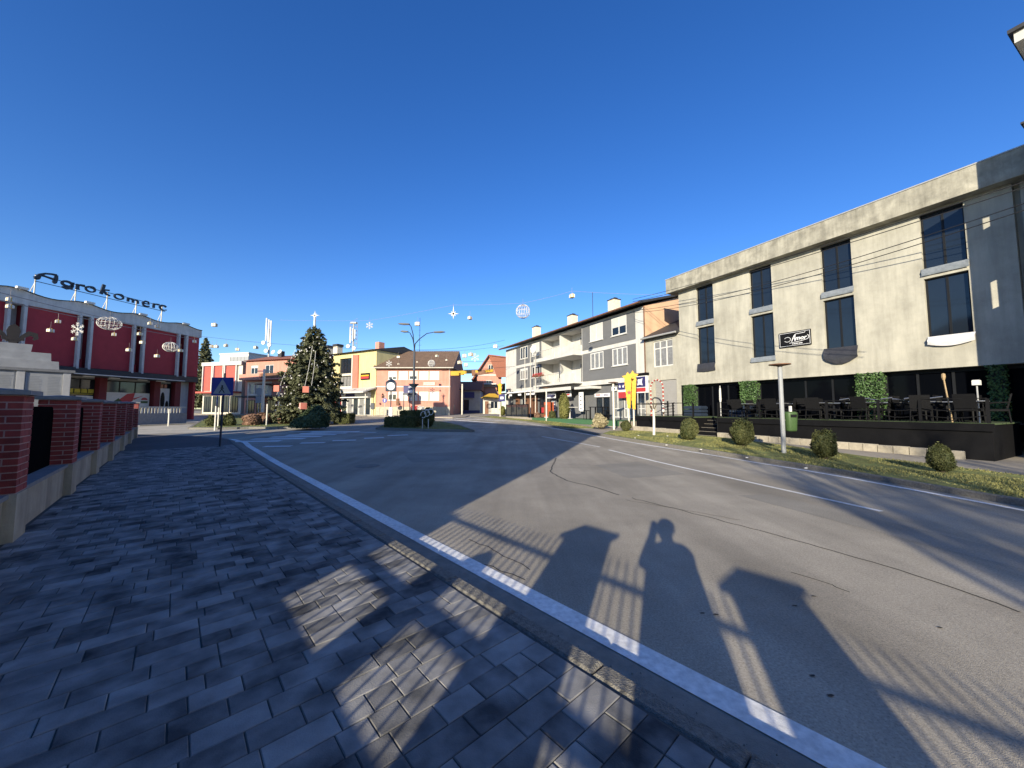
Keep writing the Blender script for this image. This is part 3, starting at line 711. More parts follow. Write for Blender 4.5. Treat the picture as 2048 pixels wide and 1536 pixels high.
for k in range(5):
    z1 = DZ - .2 * (k + 1); y0 = -1.9 - .28 * (k + 1)
    if z1 > gzl(4, -3) - .1: MB().box(st0 + .05, st1 - .05, y0, y0 + .30, z1 - .2, z1).build('step', M['terr'], te); MB().box(st0 + .05, st1 - .05, y0 + .004, y0 + .06, z1 + .001, z1 + .012).build('nosing', M['path'], te)
def blocks(u0, u1, v, rows):
    n = int((u1 - u0) / .42)
    for k in range(n):
        u = u0 + (k + .5) * .42; z = gzl(u, v); b2 = MB(); h = .27 + rng.uniform(-.012, .012)
        b2.cbox(-.2, .2, -.09, .09, -.15, h, .02); b2.build('edging_block', M['stoneblock'], te, loc=(u, v + rng.uniform(-.012, .012), z), rot=(rng.uniform(-.03, .03), 0, rng.uniform(-.03, .03)))
blocks(4.9, 13.6, -3.46, 1); blocks(-1.0, 3.2, -3.46, 1)
posts = [-.95, 1.94, st0 - .05, st1 + .05, 6.9, 9.58, 11.2, 12.3, 13.8]
for u in posts:
    MB().box(u - .035, u + .035, -3.27, -3.2, DZ, DZ + .78).build('railing_post', M['black'], te)
b = MB()
b.box(-.95, st0 - .05, -3.26, -3.21, DZ + .781, DZ + .82); b.box(-.95, st0 - .05, -3.25, -3.22, DZ + .1, DZ + .13); b.box(-.97, -.93, -3.19, -.1, DZ + .75, DZ + .79)
b.box(st1 + .05, 13.8, -3.25, -3.22, DZ + .781, DZ + .805); b.build('handrail', M['black'], te)
for a, c in zip(posts[3:], posts[4:]):
    for zz in (.50, .26):
        b = MB(); b.tube([(a + (c - a) * t, -3.235, DZ + zz - .11 * (1 - (2 * t - 1) ** 2)) for t in np.linspace(0, 1, 11)], .018, 6); b.build('rope', M['rattan'], te)
for a in (st0 - .05, st1 + .05):
    b = MB(); b.tube([(a, -3.2, DZ + .75), (a, -3.35, .95), (a, -3.35, .2)], .02, 6); b.build('stair_rail', M['black'], te)
b = MB()
for k in range(9):
    u = 9.9 + k * .32; b.tube([(u, -2.9, DZ + .83), (u + .32, -2.9, DZ + .83 + .05 * (-1) ** k)], .02, 5)
tag(b.build('light_string', M['chrome'], te), kind='stuff')

# chairs and tables on the terrace
def make_chair():
    t = thing('terrace_chair', 'dark woven armchair on the cafe terrace', 'chair', (0, 0, 0), 0, 'dark woven chairs on the cafe terrace')
    MB().cbox(-.25, .25, -.24, .24, .38, .45, .02).build('seat', M['rattan'], t)
    b = MB(); b.obox((0, .25, .70), (.25, 0, 0), (0, .018, .005), (0, .05, .24))
    for k in range(4): b.obox((0, .20 + .055 * k * .5, .52 + .12 * k), (.252, 0, 0), (0, .024, 0), (0, 0, .02))
    b.build('backrest', M['rattan'], t)
    for sx in (-1, 1):
        b = MB(); b.tube([(sx * .26, .26, .66), (sx * .27, -.05, .66), (sx * .26, -.22, .62)], .022, 6); b.build('armrest', M['rattan'], t)
        for sy in (-1, 1):
            b = MB(); b.tube([(sx * .24, sy * .22, .62 if sy < 0 else .4), (sx * .26, sy * .25, 0)], .018, 6); b.build('leg', M['rattan'], t)
    return t
def make_table():
    t = thing('terrace_table', 'small dark square cafe table with pale top on the terrace', 'table', (0, 0, 0), 0, 'small square tables on the cafe terrace')
    MB().cbox(-.35, .35, -.35, .35, .70, .735, .008).build('table_top', M['chrome'], t)
    b = MB(); b.tube([(0, 0, .03), (0, 0, .7)], .03, 8); b.build('pedestal', M['black'], t)
    MB().box(-.22, .22, -.22, .22, 0, .03).build('base', M['black'], t); return t
ch0, tb0 = make_chair(), make_table(); first = [True, True]
MARK = ('just right of the terrace steps', 'straight behind the big lamp post', 'left of the wide leaf column', 'right of the wide leaf column', 'by the leaning torch', 'at the right terrace end')
for k, u in enumerate((5.7, 7.35, 9.0, 10.6, 12.2, 13.3)):
    for row, v in ((0, -2.35), (1, -1.0)):
        if k == 5 and row: continue
        o = tb0 if first[1] else copy_tree(tb0); first[1] = False; o['label'] = 'small dark cafe table in the %s %s' % (('front row', 'back row')[row], MARK[k])
        w = RF.w(u + .2 * row, v, DZ); o.location = w; o.rotation_euler = (0, 0, RF.rot + rng.uniform(-.1, .1))
        for q, (du, dv, a) in enumerate(((0.52, 0, -90), (-.52, 0, 90), (0.05, -.62, 180))):
            if row and q == 2: continue
            c = ch0 if first[0] else copy_tree(ch0); first[0] = False; c['label'] = 'dark woven armchair %s the %s table %s' % (('right of', 'left of', 'before')[q], ('front', 'back')[row], MARK[k])
            c.location = RF.w(u + .2 * row + du, v + dv, DZ); c.rotation_euler = (0, 0, RF.rot + R_(a) + rng.uniform(-.25, .25))
# stacked blue-grey bench seats by the entrance, terrace lamps and a torch
for k, (px, py, h, lab) in enumerate(((1886, 749, 1, 'bamboo garden torch leaning above the terrace railing'),)):
    u, z = RF.at(px, py, -3.0); t = thing('garden_torch', lab, 'torch', RF.w(u + .13, -3.0, DZ), RF.rot)
    b = MB(); b.tube([(0, 0, 0), (-.12, 0, z - DZ - .18)], .022, 6); b.build('pole', M['bamboo'], t)
    b = MB(); b.lathe([(.03, 0), (.055, .1), (.05, .2), (.02, .23)], (-.125, 0, z - DZ - .19), 8); b.build('burner', M['bamboo'], t)
u, z = RF.at(1953, 766, -3.0); t = thing('terrace_lamp', 'slim terrace lamp with small white cube shade behind the rope railing', 'lamp', RF.w(u, -3.0, DZ), RF.rot)
b = MB(); b.tube([(0, 0, 0), (0, 0, z - DZ - .07)], .02, 6); b.build('pole', M['steel'], t); MB().cbox(-.085, .085, -.085, .085, z - DZ - .07, z - DZ + .1, .02).build('shade', M['decor'], t)
u, z = RF.at(1440, 780, -2.2); t = thing('folded_parasol', 'folded white parasol standing by the terrace steps', 'parasol', RF.w(u, -2.2, DZ), RF.rot)
b = MB(); b.tube([(0, 0, .06), (0, 0, 1.75)], .03, 8); b.build('pole', M['steel'], t); b = MB(); b.lathe([(.02, .75), (.06, .95), (.05, 1.5), (.015, 1.75)], (0, 0, 0), 8); b.build('canopy', M['decor'], t); b = MB(); b.lathe([(.2, 0), (.2, .05), (.05, .06)], (0, 0, 0), 12); b.build('base', M['black'], t)
for k, (u, lab) in enumerate(((1.6, 'stack of low blue grey lounge seats left of the terrace steps'), (4.6, 'stack of low blue grey lounge seats behind the parasol'))):
    t = thing('lounge_seat', lab, 'seat', RF.w(u, -.75, DZ), RF.rot)
    for j in range(3): MB().cbox(-.62, .62, -.32, .32, .02 + .22 * j, .2 + .22 * j, .05).build('cushion', M['lamp_b'], t)

# ------------------------------------------------------------------ low annex between the two buildings
an = bthing('annex', 'low concrete annex with lean-to roof, white window and grey roller shutter', 'building', RF)
b = MB(); hs = [(-2.35, -.62, 4.83, 6.76), (-2.32, -.38, .6, 3.83)]
b.wall(-3.16, -.005, .2, 7.12, hs, .015, .2); b.build('wall', M['concrete'], an)
b = MB(); b.prism([(-3.14, -.35, 7.16), (-3.14, 4.4, 9.3), (-3.14, 4.4, 9.12), (-3.14, -.3, 6.98)], (3.13, 0, 0)); b.build('roof', M['darkroof'], an)
b = MB(); b.tube([(-3.15, -.42, 7.07), (-.0, -.42, 7.07)], .07, 8); b.build('gutter', M['steel'], an)
window(an, -2.35, -.62, 4.83, 6.76, .14, 3, M['frame_w'], M['glass2'], .08, 6.2)
b = MB()
for k in range(26): b.box(-2.31, -.39, .10, .13, .6 + k * .124, .6 + k * .124 + .118)
sh = b.build('roller_shutter', M['shutter'], an); MB().box(-2.32, -.38, .132, .16, .6, 3.82).build('backing', M['shutter'], sh)

# ================================================================== APARTMENT BUILDING (white and grey)
ap = bthing('apartment_building', 'white three storey building with dark grey panels, balconies and shops below', 'building', RF)
UL, UR = -27.6, -3.17
winR = [(-9.68, -7.9, 7.93, 9.5), (-6.78, -5.0, 7.93, 9.5), (-9.66, -7.86, 5.36, 6.85), (-6.74, -4.96, 5.36, 6.85)]
winL = [(-23.4, -21.5, 7.93, 9.45), (-20.5, -18.75, 7.93, 9.45), (-23.4, -21.5, 5.36, 6.72), (-20.5, -18.75, 5.36, 6.72)]
bal = [(-18.3, -10.95, 7.02, 9.55), (-18.3, -10.95, 4.32, 6.85)]
b = MB(); b.wall(UL, UR, 3.9, 9.75, winR + winL + bal, 0, .18)
b.quad((UL, 0, 0), (UL, 0, 9.75), (UL, 10, 9.75), (UL, 10, 0)); b.quad((UL, 10, 0), (UR, 10, 0), (UR, 10, 9.75), (UL, 10, 9.75))
b.build('wall', M['white'], ap)
b = MB(); b.poly([(UR, .003, 0), (UR, 10, 0), (UR, 10, 9.75), (UR, 5, 11.3), (UR, .003, 9.75)]); b.build('end_wall', M['peach'], ap)
def panel(u0, u1, z0, z1, hs):
    b = MB(); b.wall(u0, u1, z0, z1, hs, -.03, .03)
    b.quad((u0, -.03, z0), (u0, 0, z0), (u0, 0, z1), (u0, -.03, z1)); b.quad((u1, -.03, z0), (u1, -.03, z1), (u1, 0, z1), (u1, 0, z0)); b.build('grey_panel', M['grey'], ap)
panel(-10.85, -4.06, 7.28, 9.56, winR[:2]); panel(-10.85, -4.06, 4.32, 6.93, winR[2:])
panel(-24.5, -18.35, 7.28, 9.56, winL[:2]); panel(-24.5, -18.35, 4.32, 6.93, winL[2:])
bl_ = [.55, .5, 0, 0, 0, .9, 0, .35]
for k, w in enumerate(winR + winL):
    window(ap, *w, .02, 2 if k in (0, 1, 5) else 3, M['frame_w'], M['glass2'] if k in (2, 3, 6) else M['glass'], .09, None, (1.0, .55, 0, 0, 0, .9, .2, 0)[k], True)
for z0, z1 in ((7.02, 9.55), (4.32, 6.85)):                                 # recessed loggias
    b = MB(); y = 1.5; hs = [(-17.2, -15.4, z0 + .75, z0 + 2.1), (-13.2, -11.6, z0 + .05, z0 + 2.1)]
    b.wall(-18.3, -10.95, z0, z1, hs, y, .1); b.quad((-18.3, .18, z0), (-18.3, y, z0), (-18.3, y, z1), (-18.3, .18, z1)); b.quad((-10.95, .18, z0), (-10.95, .18, z1), (-10.95, y, z1), (-10.95, y, z0))
    b.quad((-18.3, .18, z1), (-18.3, y, z1), (-10.95, y, z1), (-10.95, .18, z1)); b.box(-14.75, -14.6, .02, y, z0, z1)
    b.build('loggia_wall', M['white'], ap)
    window(ap, *hs[0], y + .02, 2, M['frame_w'], M['glass'], .08, None, .4); window(ap, *hs[1], y + .02, 2, M['frame_w'], M['glass2'], .08)
    b = MB(); b.box(-18.45, -10.9, -1.05, 1.49, z0 - .16, z0 - .003); b.build('balcony_slab', M['white'], ap)
    b = MB()
    if z0 > 6:
        b.box(-18.42, -14.9, -1.02, -.95, z0, z0 + .25); b.box(-13.4, -10.93, -1.02, -.95, z0, z0 + .85); b.box(-10.99, -10.93, -.94, .0, z0, z0 + .85)
    else:
        b.box(-13.2, -10.93, -1.02, -.95, z0, z0 + .8)
    b.build('parapet', M['white'], ap)
    b = MB()
    for k in range(17):
        u = -18.4 + k * .31; b.box(u - .012, u + .012, -1.0, -.976, z0 + (.25 if z0 > 6 and u < -14.9 else 0), z0 + .98)
    b.box(-18.42, -13.3, -1.01, -.966, z0 + .981, z0 + 1.02); b.box(-18.43, -18.39, -.96, .0, z0 + .981, z0 + 1.02); b.build('railing', M['steel'], ap)
b = MB(); b.lathe([(.02, .02), (.25, .06), (.42, .16), (.44, .17), (.25, .10), (.02, .05)], (0, 0, 0), 18); b.build('satellite_dish', M['decor'], ap, loc=(-17.9, -1.25, 8.35), rot=(R_(75), 0, R_(20)))
b = MB(); b.box(-18.2, -16.2, -1.35, -1.04, 5.25, 5.42); fb = b.build('flower_box', M['wood'], ap)
P = np.stack([rng.uniform(-18.2, -16.2, 500), rng.uniform(-1.4, -1.0, 500), rng.uniform(5.25, 5.62, 500)], 1); tag(put('red_flowers', leaf_mesh('red_flowers', P, np.tile([0, -1, .6], (500, 1)), .07, M['red']), fb), kind='stuff')
b = MB(); b.box(-12.6, -12.0, 1.2, 1.48, 9.0, 9.4); b.build('air_conditioner', M['decor'], ap)
# roof: dark eaves, low slope, chimneys
ridge = 11.35
b = MB(); b.prism([(UL - .5, -.75, 9.78), (UL - .5, 5, ridge), (UL - .5, 10.6, 9.78), (UL - .5, 10.6, 9.95), (UL - .5, 5, ridge + .16), (UL - .5, -.75, 9.97)], (UR - UL + .85, 0, 0)); b.build('roof', M['darkroof'], ap)
b = MB(); b.tube([(UL - .5, -.82, 9.86), (UR + .35, -.82, 9.86)], .08, 8); b.tube([(UR + .06, -.06, 9.7), (UR + .06, -.06, 4.1)], .05, 6); b.build('gutter', M['wood'], ap)
for px, py0, py1 in ((1073, 655, 672), (1145, 632, 650), (1228, 601, 617)):
    u, z = RF.at(px, py0, 2.5); b = MB(); b.box(u - .42, u + .42, 2.1, 2.9, 10.3, z); c_ = b.build('chimney', M['chimney'], ap)
    b = MB(); b.box(u - .48, u + .48, 2.04, 2.96, z + .001, z + .07); b.box(u - .3, u - .1, 2.3, 2.7, z + .071, z + .22); b.box(u + .1, u + .3, 2.3, 2.7, z + .071, z + .22); b.build('chimney_pot', M['darkroof'], c_)
u, z = RF.at(1185, 585, 3); b = MB(); b.tube([(u, 3, 10.6), (u, 3, z)], .03, 5); b.build('antenna', M['wire'], ap)
# shops on the ground floor
def G0(u): return H(RF.w(u, -1).y)
pod = tag(MB().box(-17.5, -3.3, -2.6, .25, -.1, .80).build('podium', M['path'], ap), None)
b = MB(); b.box(-16, -3.3, -2.62, .25, .801, .83); b.box(-16, -3.3, -2.64, -2.622, .45, .83); b.build('artificial_turf', M['astro'], ap)
b = MB(); SV = .35
shop = [(-5.9, -4.9, 1.0, 3.2), (-4.75, -3.4, 1.0, 3.2), (-7.25, -6.05, 1.0, 3.4), (-9.4, -8.55, .84, 2.75), (-8.45, -7.6, .84, 2.75), (-14.1, -13.1, .84, 3.0), (-19.5, -17.0, 1.2, 3.1), (-23.8, -22.9, .8, 3.1)]
b.wall(UL, UR, 0, 3.9, shop, SV, .15); b.quad((UL, 0, 3.899), (UR, 0, 3.899), (UR, SV, 3.899), (UL, SV, 3.899)); b.quad((UR - .002, 0, 0), (UR - .002, SV, 0), (UR - .002, SV, 3.9), (UR - .002, 0, 3.9)); b.build('shop_wall', M['grey'], ap)
for k, w in enumerate(shop): window(ap, *w, SV + .1, (3, 2, 2, 1, 1, 1, 3, 1)[k], M['frame_d'] if k in (3, 4, 6) else M['frame_w'], M['glass'] if k in (3, 4, 6, 7) else M['glass2'], .07, None if k in (3, 4) else w[2] + .75, 0, False, 'shop_window')
b = MB(); b.box(-27.4, -11.0, -1.3, .3, 3.62, 3.80); b.build('canopy', M['darkroof'], ap)
b = MB(); b.box(-17.6, -11.0, -1.42, -1.302, 3.52, 3.84); b.box(-10.9, -8.6, -1.0, .3, 3.55, 3.78); b.build('canopy_edge', M['white'], ap)
b = MB(); b.box(-24.5, -17.7, -1.40, -1.302, 3.66, 3.80); b.box(-26.5, -24.7, -1.40, -1.302, 3.5, 3.62); b.build('canopy_edge', M['signwhite'], ap)
b = MB(); b.box(-27.2, -24.8, -1.55, -1.45, 3.95, 5.0); s1 = b.build('shop_sign', M['black'], ap)
b = MB(); b.box(-27.2, -24.8, -1.57, -1.551, 4.93, 4.98); b.box(-27.2, -24.8, -1.57, -1.551, 3.97, 4.02); b.box(-26.6, -25.4, -1.57, -1.551, 4.3, 4.62); b.build('sign_frame', M['steel'], s1)
def board(u0, u1, z0, z1, v, m, name='shop_sign', th=.06): return MB().box(u0, u1, v - th, v, z0, z1).build(name, m, ap)
board(-9.5, -8.55, 2.8, 3.12, SV - .03, M['signwhite']); board(-8.45, -7.5, 2.8, 3.12, SV - .03, M['signwhite'])
for u in (-9.02, -7.97):
    for z in (2.9, 3.0): MB().box(u - .3, u + .3, SV - .1, SV - .092, z, z + .05).build('sign_text', M['red' if u < -8.5 else 'navy'], ap)
board(-7.2, -6.6, 3.28, 3.62, SV - .06, M['signwhite']); MB().box(-7.05, -6.75, SV - .13, SV - .122, 3.37, 3.53).build('sign_mark', M['bin'], ap)
# navy, white and red fascia with a row of white stars
board(-6.05, -4.1, 3.30, 3.86, -.02, M['navy']); board(-6.05, -4.1, 3.12, 3.298, -.02, M['signwhite']); board(-6.05, -4.1, 2.62, 3.118, -.02, M['red'])
def star(mb, cx, cz, r, y, n=5, ext=.02, inner=.45, a0=90):
    pts = [(cx + (r if k % 2 == 0 else r * inner) * math.cos(R_(a0 + 180 / n * k)), y, cz + (r if k % 2 == 0 else r * inner) * math.sin(R_(a0 + 180 / n * k))) for k in range(2 * n)]
    for k in range(2 * n): mb.prism([(cx, y, cz), pts[k], pts[(k + 1) % (2 * n)]], (0, -ext, 0))
b = MB()
for k in range(5): star(b, -5.85 + k * .39, 3.58, .14, -.082)
b.build('white_stars', M['signwhite'], ap)
# projecting box sign
BU = RF.at(1281, 766, -1.3)[0] + 3.15
b = MB(); b.box(-3.75, -2.55, -1.35, -1.15, 2.9, 4.15); s2 = b.build('box_sign', M['signwhite'], ap); s2.location = (BU, 0, 0)
MB().box(-3.8, -2.5, -1.4, -1.1, 4.152, 4.35).build('hood', M['black'], s2)
b = MB(); b.box(-3.67, -2.63, -1.36, -1.351, 3.32, 4.08); b.build('sign_panel', M['navy'], s2)
b = MB(); star(b, -3.15, 3.7, .36, -1.362, 4, .008, .5, 45); b.build('sign_emblem', M['signwhite'], s2)
MB().box(-3.67, -2.63, -1.36, -1.351, 2.98, 3.27).build('sign_band', M['red'], s2)
b = MB(); b.tube([(-3.5, -1.25, .83), (-3.5, -1.25, 2.9)], .04, 6); b.tube([(-2.8, -1.25, .5), (-2.8, -1.25, 2.9)], .04, 6); b.build('sign_post', M['steel'], s2)
# vertical white sign, lit boxes, posters, red cabinet, cafe front
s3 = board(-11.0, -10.35, 1.5, 3.3, -.35, M['signwhite']); b = MB()
for k in range(4): star(b, -10.68, 1.75 + .38 * k, .13, -.412, 4, .006)
b.build('sign_mark', M['black'], s3)
s4 = board(-12.9, -11.9, 2.95, 3.5, -.6, M['signwhite']); b = MB(); b.box(-12.7, -12.1, -.68, -.662, 3.05, 3.2); b.build('sign_text', M['red'], s4); b = MB(); b.box(-12.75, -12.05, -.68, -.662, 3.27, 3.4); b.build('sign_text', M['black'], s4)
s5 = board(-16.3, -14.6, 2.85, 3.4, -.6, M['signwhite']); b = MB(); b.box(-16.2, -14.7, -.68, -.662, 3.0, 3.2); b.build('sign_text', M['navy'], s5)
s6 = board(-16.6, -15.7, 1.5, 2.7, .2, M['poster'], 'poster'); b = MB()
for k in range(3): b.box(-16.5, -15.8, .12, .138, 1.7 + .3 * k, 1.85 + .3 * k)
b.build('poster_text', M['navy'], s6)
for u0, u1, z0, z1, m in ((-25.2, -24.2, .8, 3.3, 'wood'), (-22.6, -19.8, .8, 3.3, 'wood'), (-16.9, -16.65, .8, 3.5, 'wood'), (-19.6, -17, .8, 1.2, 'wood')): MB().box(u0, u1, SV - .12, SV - .003, z0, z1).build('timber_cladding', M[m], ap)
MB().box(-18.9, -17.4, SV - .06, SV - .003, 1.3, 1.9).build('sign_text', M['red'], ap)
for u in (-23.4, -21.0, -19.0, -17.9): MB().box(u - .35, u + .35, -1.45, -1.402, 3.3, 3.52).build('light_box', M['signwhite'], ap)
def prop(name, lab, cat, u, v, z, grp=None): return thing(name, lab, cat, RF.w(u, v, z), RF.rot, grp)
c_ = prop('red_cabinet', 'orange red drinks cabinet beside the tall cypress bush', 'cabinet', -15.0, -1.2, .83); MB().box(-.4, .4, -.35, .35, .1, 1.6).build('body', M['orange'], c_); MB().box(-.33, .33, -.37, -.352, .3, 1.3).build('door', M['wood'], c_); MB().box(-.38, .38, -.33, .33, 0, .098).build('base', M['poster'], c_)
k_ = prop('cafe_enclosure', 'low dark glazed cafe enclosure under the black canopy', 'enclosure', -19.5, -2.6, H(RF.w(-19.5, -2.6).y) + .08)
MB().box(-2.6, 2.6, -.05, .05, 0, .25).build('kerb_wall', M['path'], k_); MB().box(-2.6, 2.6, -.03, .03, .25, 1.55).build('panel', M['glass'], k_); MB().box(-2.65, 2.65, -.06, .06, 1.551, 1.63).build('rail', M['black'], k_)
for u in (-2.6, -1.3, 0, 1.3, 2.6): MB().box(u - .04, u + .04, -.055, .055, .25, 1.55).build('post', M['black'], k_)
for lab, u, v, m in (('high white bar table on the green turf by the vertical sign', -10.8, -1.6, 'white'), ('high black bar table on the green turf before the star fascia', -6.6, -1.7, 'black')):
    t = prop('bar_table', lab, 'table', u, v, .83)
    MB().cbox(-.9 if m == 'black' else -.75, .9 if m == 'black' else .75, -.35, .35, 1.02, 1.08, .01).build('table_top', M[m], t); b = MB()
    if m == 'white': b.tube([(0, 0, .04), (0, 0, 1.02)], .06, 8); b.lathe([(.28, 0), (.28, .03), (.06, .05)], (0, 0, 0), 14); b.build('pedestal', M[m], t)
    else:
        for sx in (-1, 1):
            for sy in (-1, 1): MB().box(sx * .78 - .04, sx * .78 + .04, sy * .27 - .04, sy * .27 + .04, 0, 1.02).build('leg', M[m], t)
for k, u in enumerate((-8.0, -5.5)):
    t = prop('bar_stool', ('black bar stool left of the high black table', 'black bar stool right of the high black table')[k], 'stool', u, -1.9, .83)
    MB().cbox(-.19, .19, -.19, .19, .72, .78, .015).build('seat', M['black'], t)
    for sx in (-1, 1):
        for sy in (-1, 1): MB().box(sx * .16 - .015, sx * .16 + .015, sy * .16 - .015, sy * .16 + .015, 0, .72).build('leg', M['black'], t)
# decorated arch on the podium side: a hoop of red and white bands
t = prop('decorated_arch', 'narrow garden arch wrapped with red and white bands before the roller shutter', 'arch', RF.at(1314, 800, -2.6)[0], -2.6, DZ)
pts = [(-.5, 0, 0), (-.5, 0, 1.85)] + [(.5 * -math.cos(q), 0, 1.85 + .5 * math.sin(q)) for q in np.linspace(.2, 2.94, 12)] + [(.5, 0, 1.85), (.5, 0, 0)]
b = MB(); b.tube(pts, .04, 8); b.build('hoop', M['twig'], t); b = MB(); c2 = MB(); d2 = MB()
for i in range(len(pts) - 1):
    p, q = Vector(pts[i]), Vector(pts[i + 1]); n = max(1, int((q - p).length / .13))
    for k in range(n):
        a, e = p.lerp(q, (k + .1) / n), p.lerp(q, (k + .6) / n); q_ = MB(); q_.tube([a, e], .055, 8); q_.build('band', M['decor' if (k + i) % 2 else 'red'], t)

# candlestick-like trellis and bar stools on the end of the terrace
t = prop('railing_stand', 'black trellis stand with white lanterns at the end of the terrace', 'stand', 1.15, -2.75, DZ)
b = MB(); b.tube([(0, 0, 0), (0, 0, .95)], .05, 8); b.build('post', M['black'], t)
for k in range(4): b = MB(); b.tube([(-.5, 0, .2 + .18 * k), (.5, 0, .3 + .18 * k)], .018, 5); b.build('bar', M['black'], t)
for k in range(2): b = MB(); b.lathe([(.05, 0), (.08, .05), (.08, .15), (.03, .2)], (-.3, -.06, .25 + .3 * k), 8); b.build('lantern', M['decor'], t)
# ================================================================== DEPARTMENT STORE (left, red panels)
AF = Frame(-35.9, 42.0, math.atan2(1, .176))
ds = bthing('department_store', 'long red panelled store with white fins, wavy roof edge and shop windows below', 'building', AF)
fins = [(-18.6, -17.75), (-14.6, -13.75), (-10.5, -9.72), (-6.5, -5.66), (-2.4, -1.58)]
def roof_z(u):
    for k in range(len(fins)):
        c = sum(fins[k]) / 2; nx = c + 4.08
        if c <= u <= nx: t = (u - c) / 4.08; return 10.98 - .30 * math.sin(math.pi * min(1, t * 1.15)) ** 1.3 if t < .87 else 10.98
    return 10.98
us = [-22 + .4 * k for k in range(56)]
b = MB()
for a, c in zip(us, us[1:]): b.prism([(a, -.28, 9.85), (c, -.28, 9.85), (c, -.28, roof_z(c)), (a, -.28, roof_z(a))], (0, .5, 0))
b.build('fascia', M['fin'], ds)
b = MB(); 
for a, c in zip(us, us[1:]): b.prism([(a, -.34, roof_z(a) + .003), (c, -.34, roof_z(c) + .003), (c, -.34, roof_z(c) + .07), (a, -.34, roof_z(a) + .07)], (0, .62, 0))
b.box(-22, .1, .3, 14, 10.3, 10.5); b.build('roof', M['darkroof'], ds)
b = MB(); b.box(-22, 0, .75, 14, .3, 10.29); b.build('core', M['fin'], ds)
edges_ = [-22] + [x for f in fins for x in f] + [0]
for k in range(0, len(edges_), 2):
    a, c = edges_[k], edges_[k + 1]; b = MB(); b.box(a + .06, c - .06, -.06, .74, 5.35, 9.845); b.build('red_panel', M['deepred'], ds)
for f in fins:
    for u in f: b = MB(); b.box(u - .085, u + .085, -.36, .0, 5.2, 9.846); b.build('fin', M['fin'], ds)
    window(ds, f[0] + .12, f[0] + .42, 6.6, 9.2, .70, 1, M['fin'], M['glass'], .06)
    b = MB(); b.box(f[0] + .12, f[1] - .12, .3, .745, 5.35, 6.1); b.build('sill_box', M['deepred'], ds)
b = MB(); b.box(-22, -.2, -.35, .7, 4.72, 5.3); b.build('dark_band', M['darkroof'], ds)
b = MB(); b.box(-22, -3.0, -2.1, -.352, 4.55, 4.71); b.build('canopy', M['darkroof'], ds)
b = MB(); b.box(-22, -3.0, -2.16, -2.102, 4.60, 4.68); b.build('canopy_trim', M['fin'], ds)
for u in (-10.2, -8.4, -6.2, -4.6): b = MB(); b.box(u - .35, u + .35, -1.3, -1.1, 4.48, 4.548); b.build('canopy_light', M['signwhite'], ds)
b = MB()
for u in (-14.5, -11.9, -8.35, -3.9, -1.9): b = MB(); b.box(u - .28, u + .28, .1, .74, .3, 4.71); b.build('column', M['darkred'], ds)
sh_ = [(-11.6, -8.65, 1.0, 4.4), (-8.05, -4.2, 1.0, 4.4), (-3.6, -2.2, .6, 4.4), (-14.2, -12.2, 1.0, 4.4)]
for k, w in enumerate(sh_): window(ds, *w, .68, (3, 3, 2, 2)[k], M['frame_d'], M['glass'], .07, 3.1 if k < 2 else None, 0, False, 'shop_window')
b = MB()
for k in range(6): b.box(-11.4 + k * .46, -11.02 + k * .46, .58, .62, 3.15, 3.5)
b.build('yellow_goods', M['yellowbox'], ds)
b = MB(); b.box(-11.5, -8.75, .58, .62, 3.02, 3.08); b.build('shelf', M['yellowbox'], ds)
MB().box(-9.9, -8.75, .57, .61, 1.2, 2.9).build('poster', M['poster'], ds)
for u in (-9.6, -9.0):
    for z in (1.6, 2.3): MB().box(u - .18, u + .18, .55, .568, z - .2, z + .2).build('poster_print', M['navy'], ds)
MB().box(-7.9, -4.3, .5, .54, 2.0, 3.3).build('poster', M['poster'], ds)
b = MB(); b.prism([(-7.3, .47, 2.2), (-6.2, .47, 3.2), (-5.6, .47, 3.3), (-5.75, .47, 2.5), (-6.3, .47, 2.2)], (0, .028, 0)); b.prism([(-5.7, .47, 2.75), (-4.9, .47, 3.05), (-5.65, .47, 2.62)], (0, .028, 0)); b.build('poster_print', M['red'], ds)
b = MB(); b.prism([(-7.7, .47, 2.05), (-6.9, .47, 2.75), (-6.4, .47, 2.2), (-6.9, .47, 2.02)], (0, .024, 0)); b.build('poster_print', M['bin'], ds)
b = MB(); b.prism([(u, .47, z) for u, z in arc(-4.75, 2.62, .28, .25, 0, 180, 8)], (0, .028, 0)); b.build('poster_logo', M['red'], ds); MB().box(-5.05, -4.45, .47, .498, 2.3, 2.52).build('poster_text', M['bin'], ds)
MB().box(-3.4, -2.4, .55, .6, 1.2, 3.9).build('poster', M['poster'], ds)
b = MB(); b.prism([(u, .52, z) for u, z in arc(-3.05, 2.6, .2, .9, 0, 360, 14)], (0, .028, 0)); b.prism([(u, .52, z) for u, z in arc(-2.62, 2.1, .15, .5, 0, 360, 14)], (0, .028, 0)); b.build('poster_print', M['black'], ds)
# low light building piece and passage seen under the end of the store
b = MB(); b.box(-.3, -.05, .1, 13.9, .3, 5.3); b.build('end_wall', M['deepred'], ds)
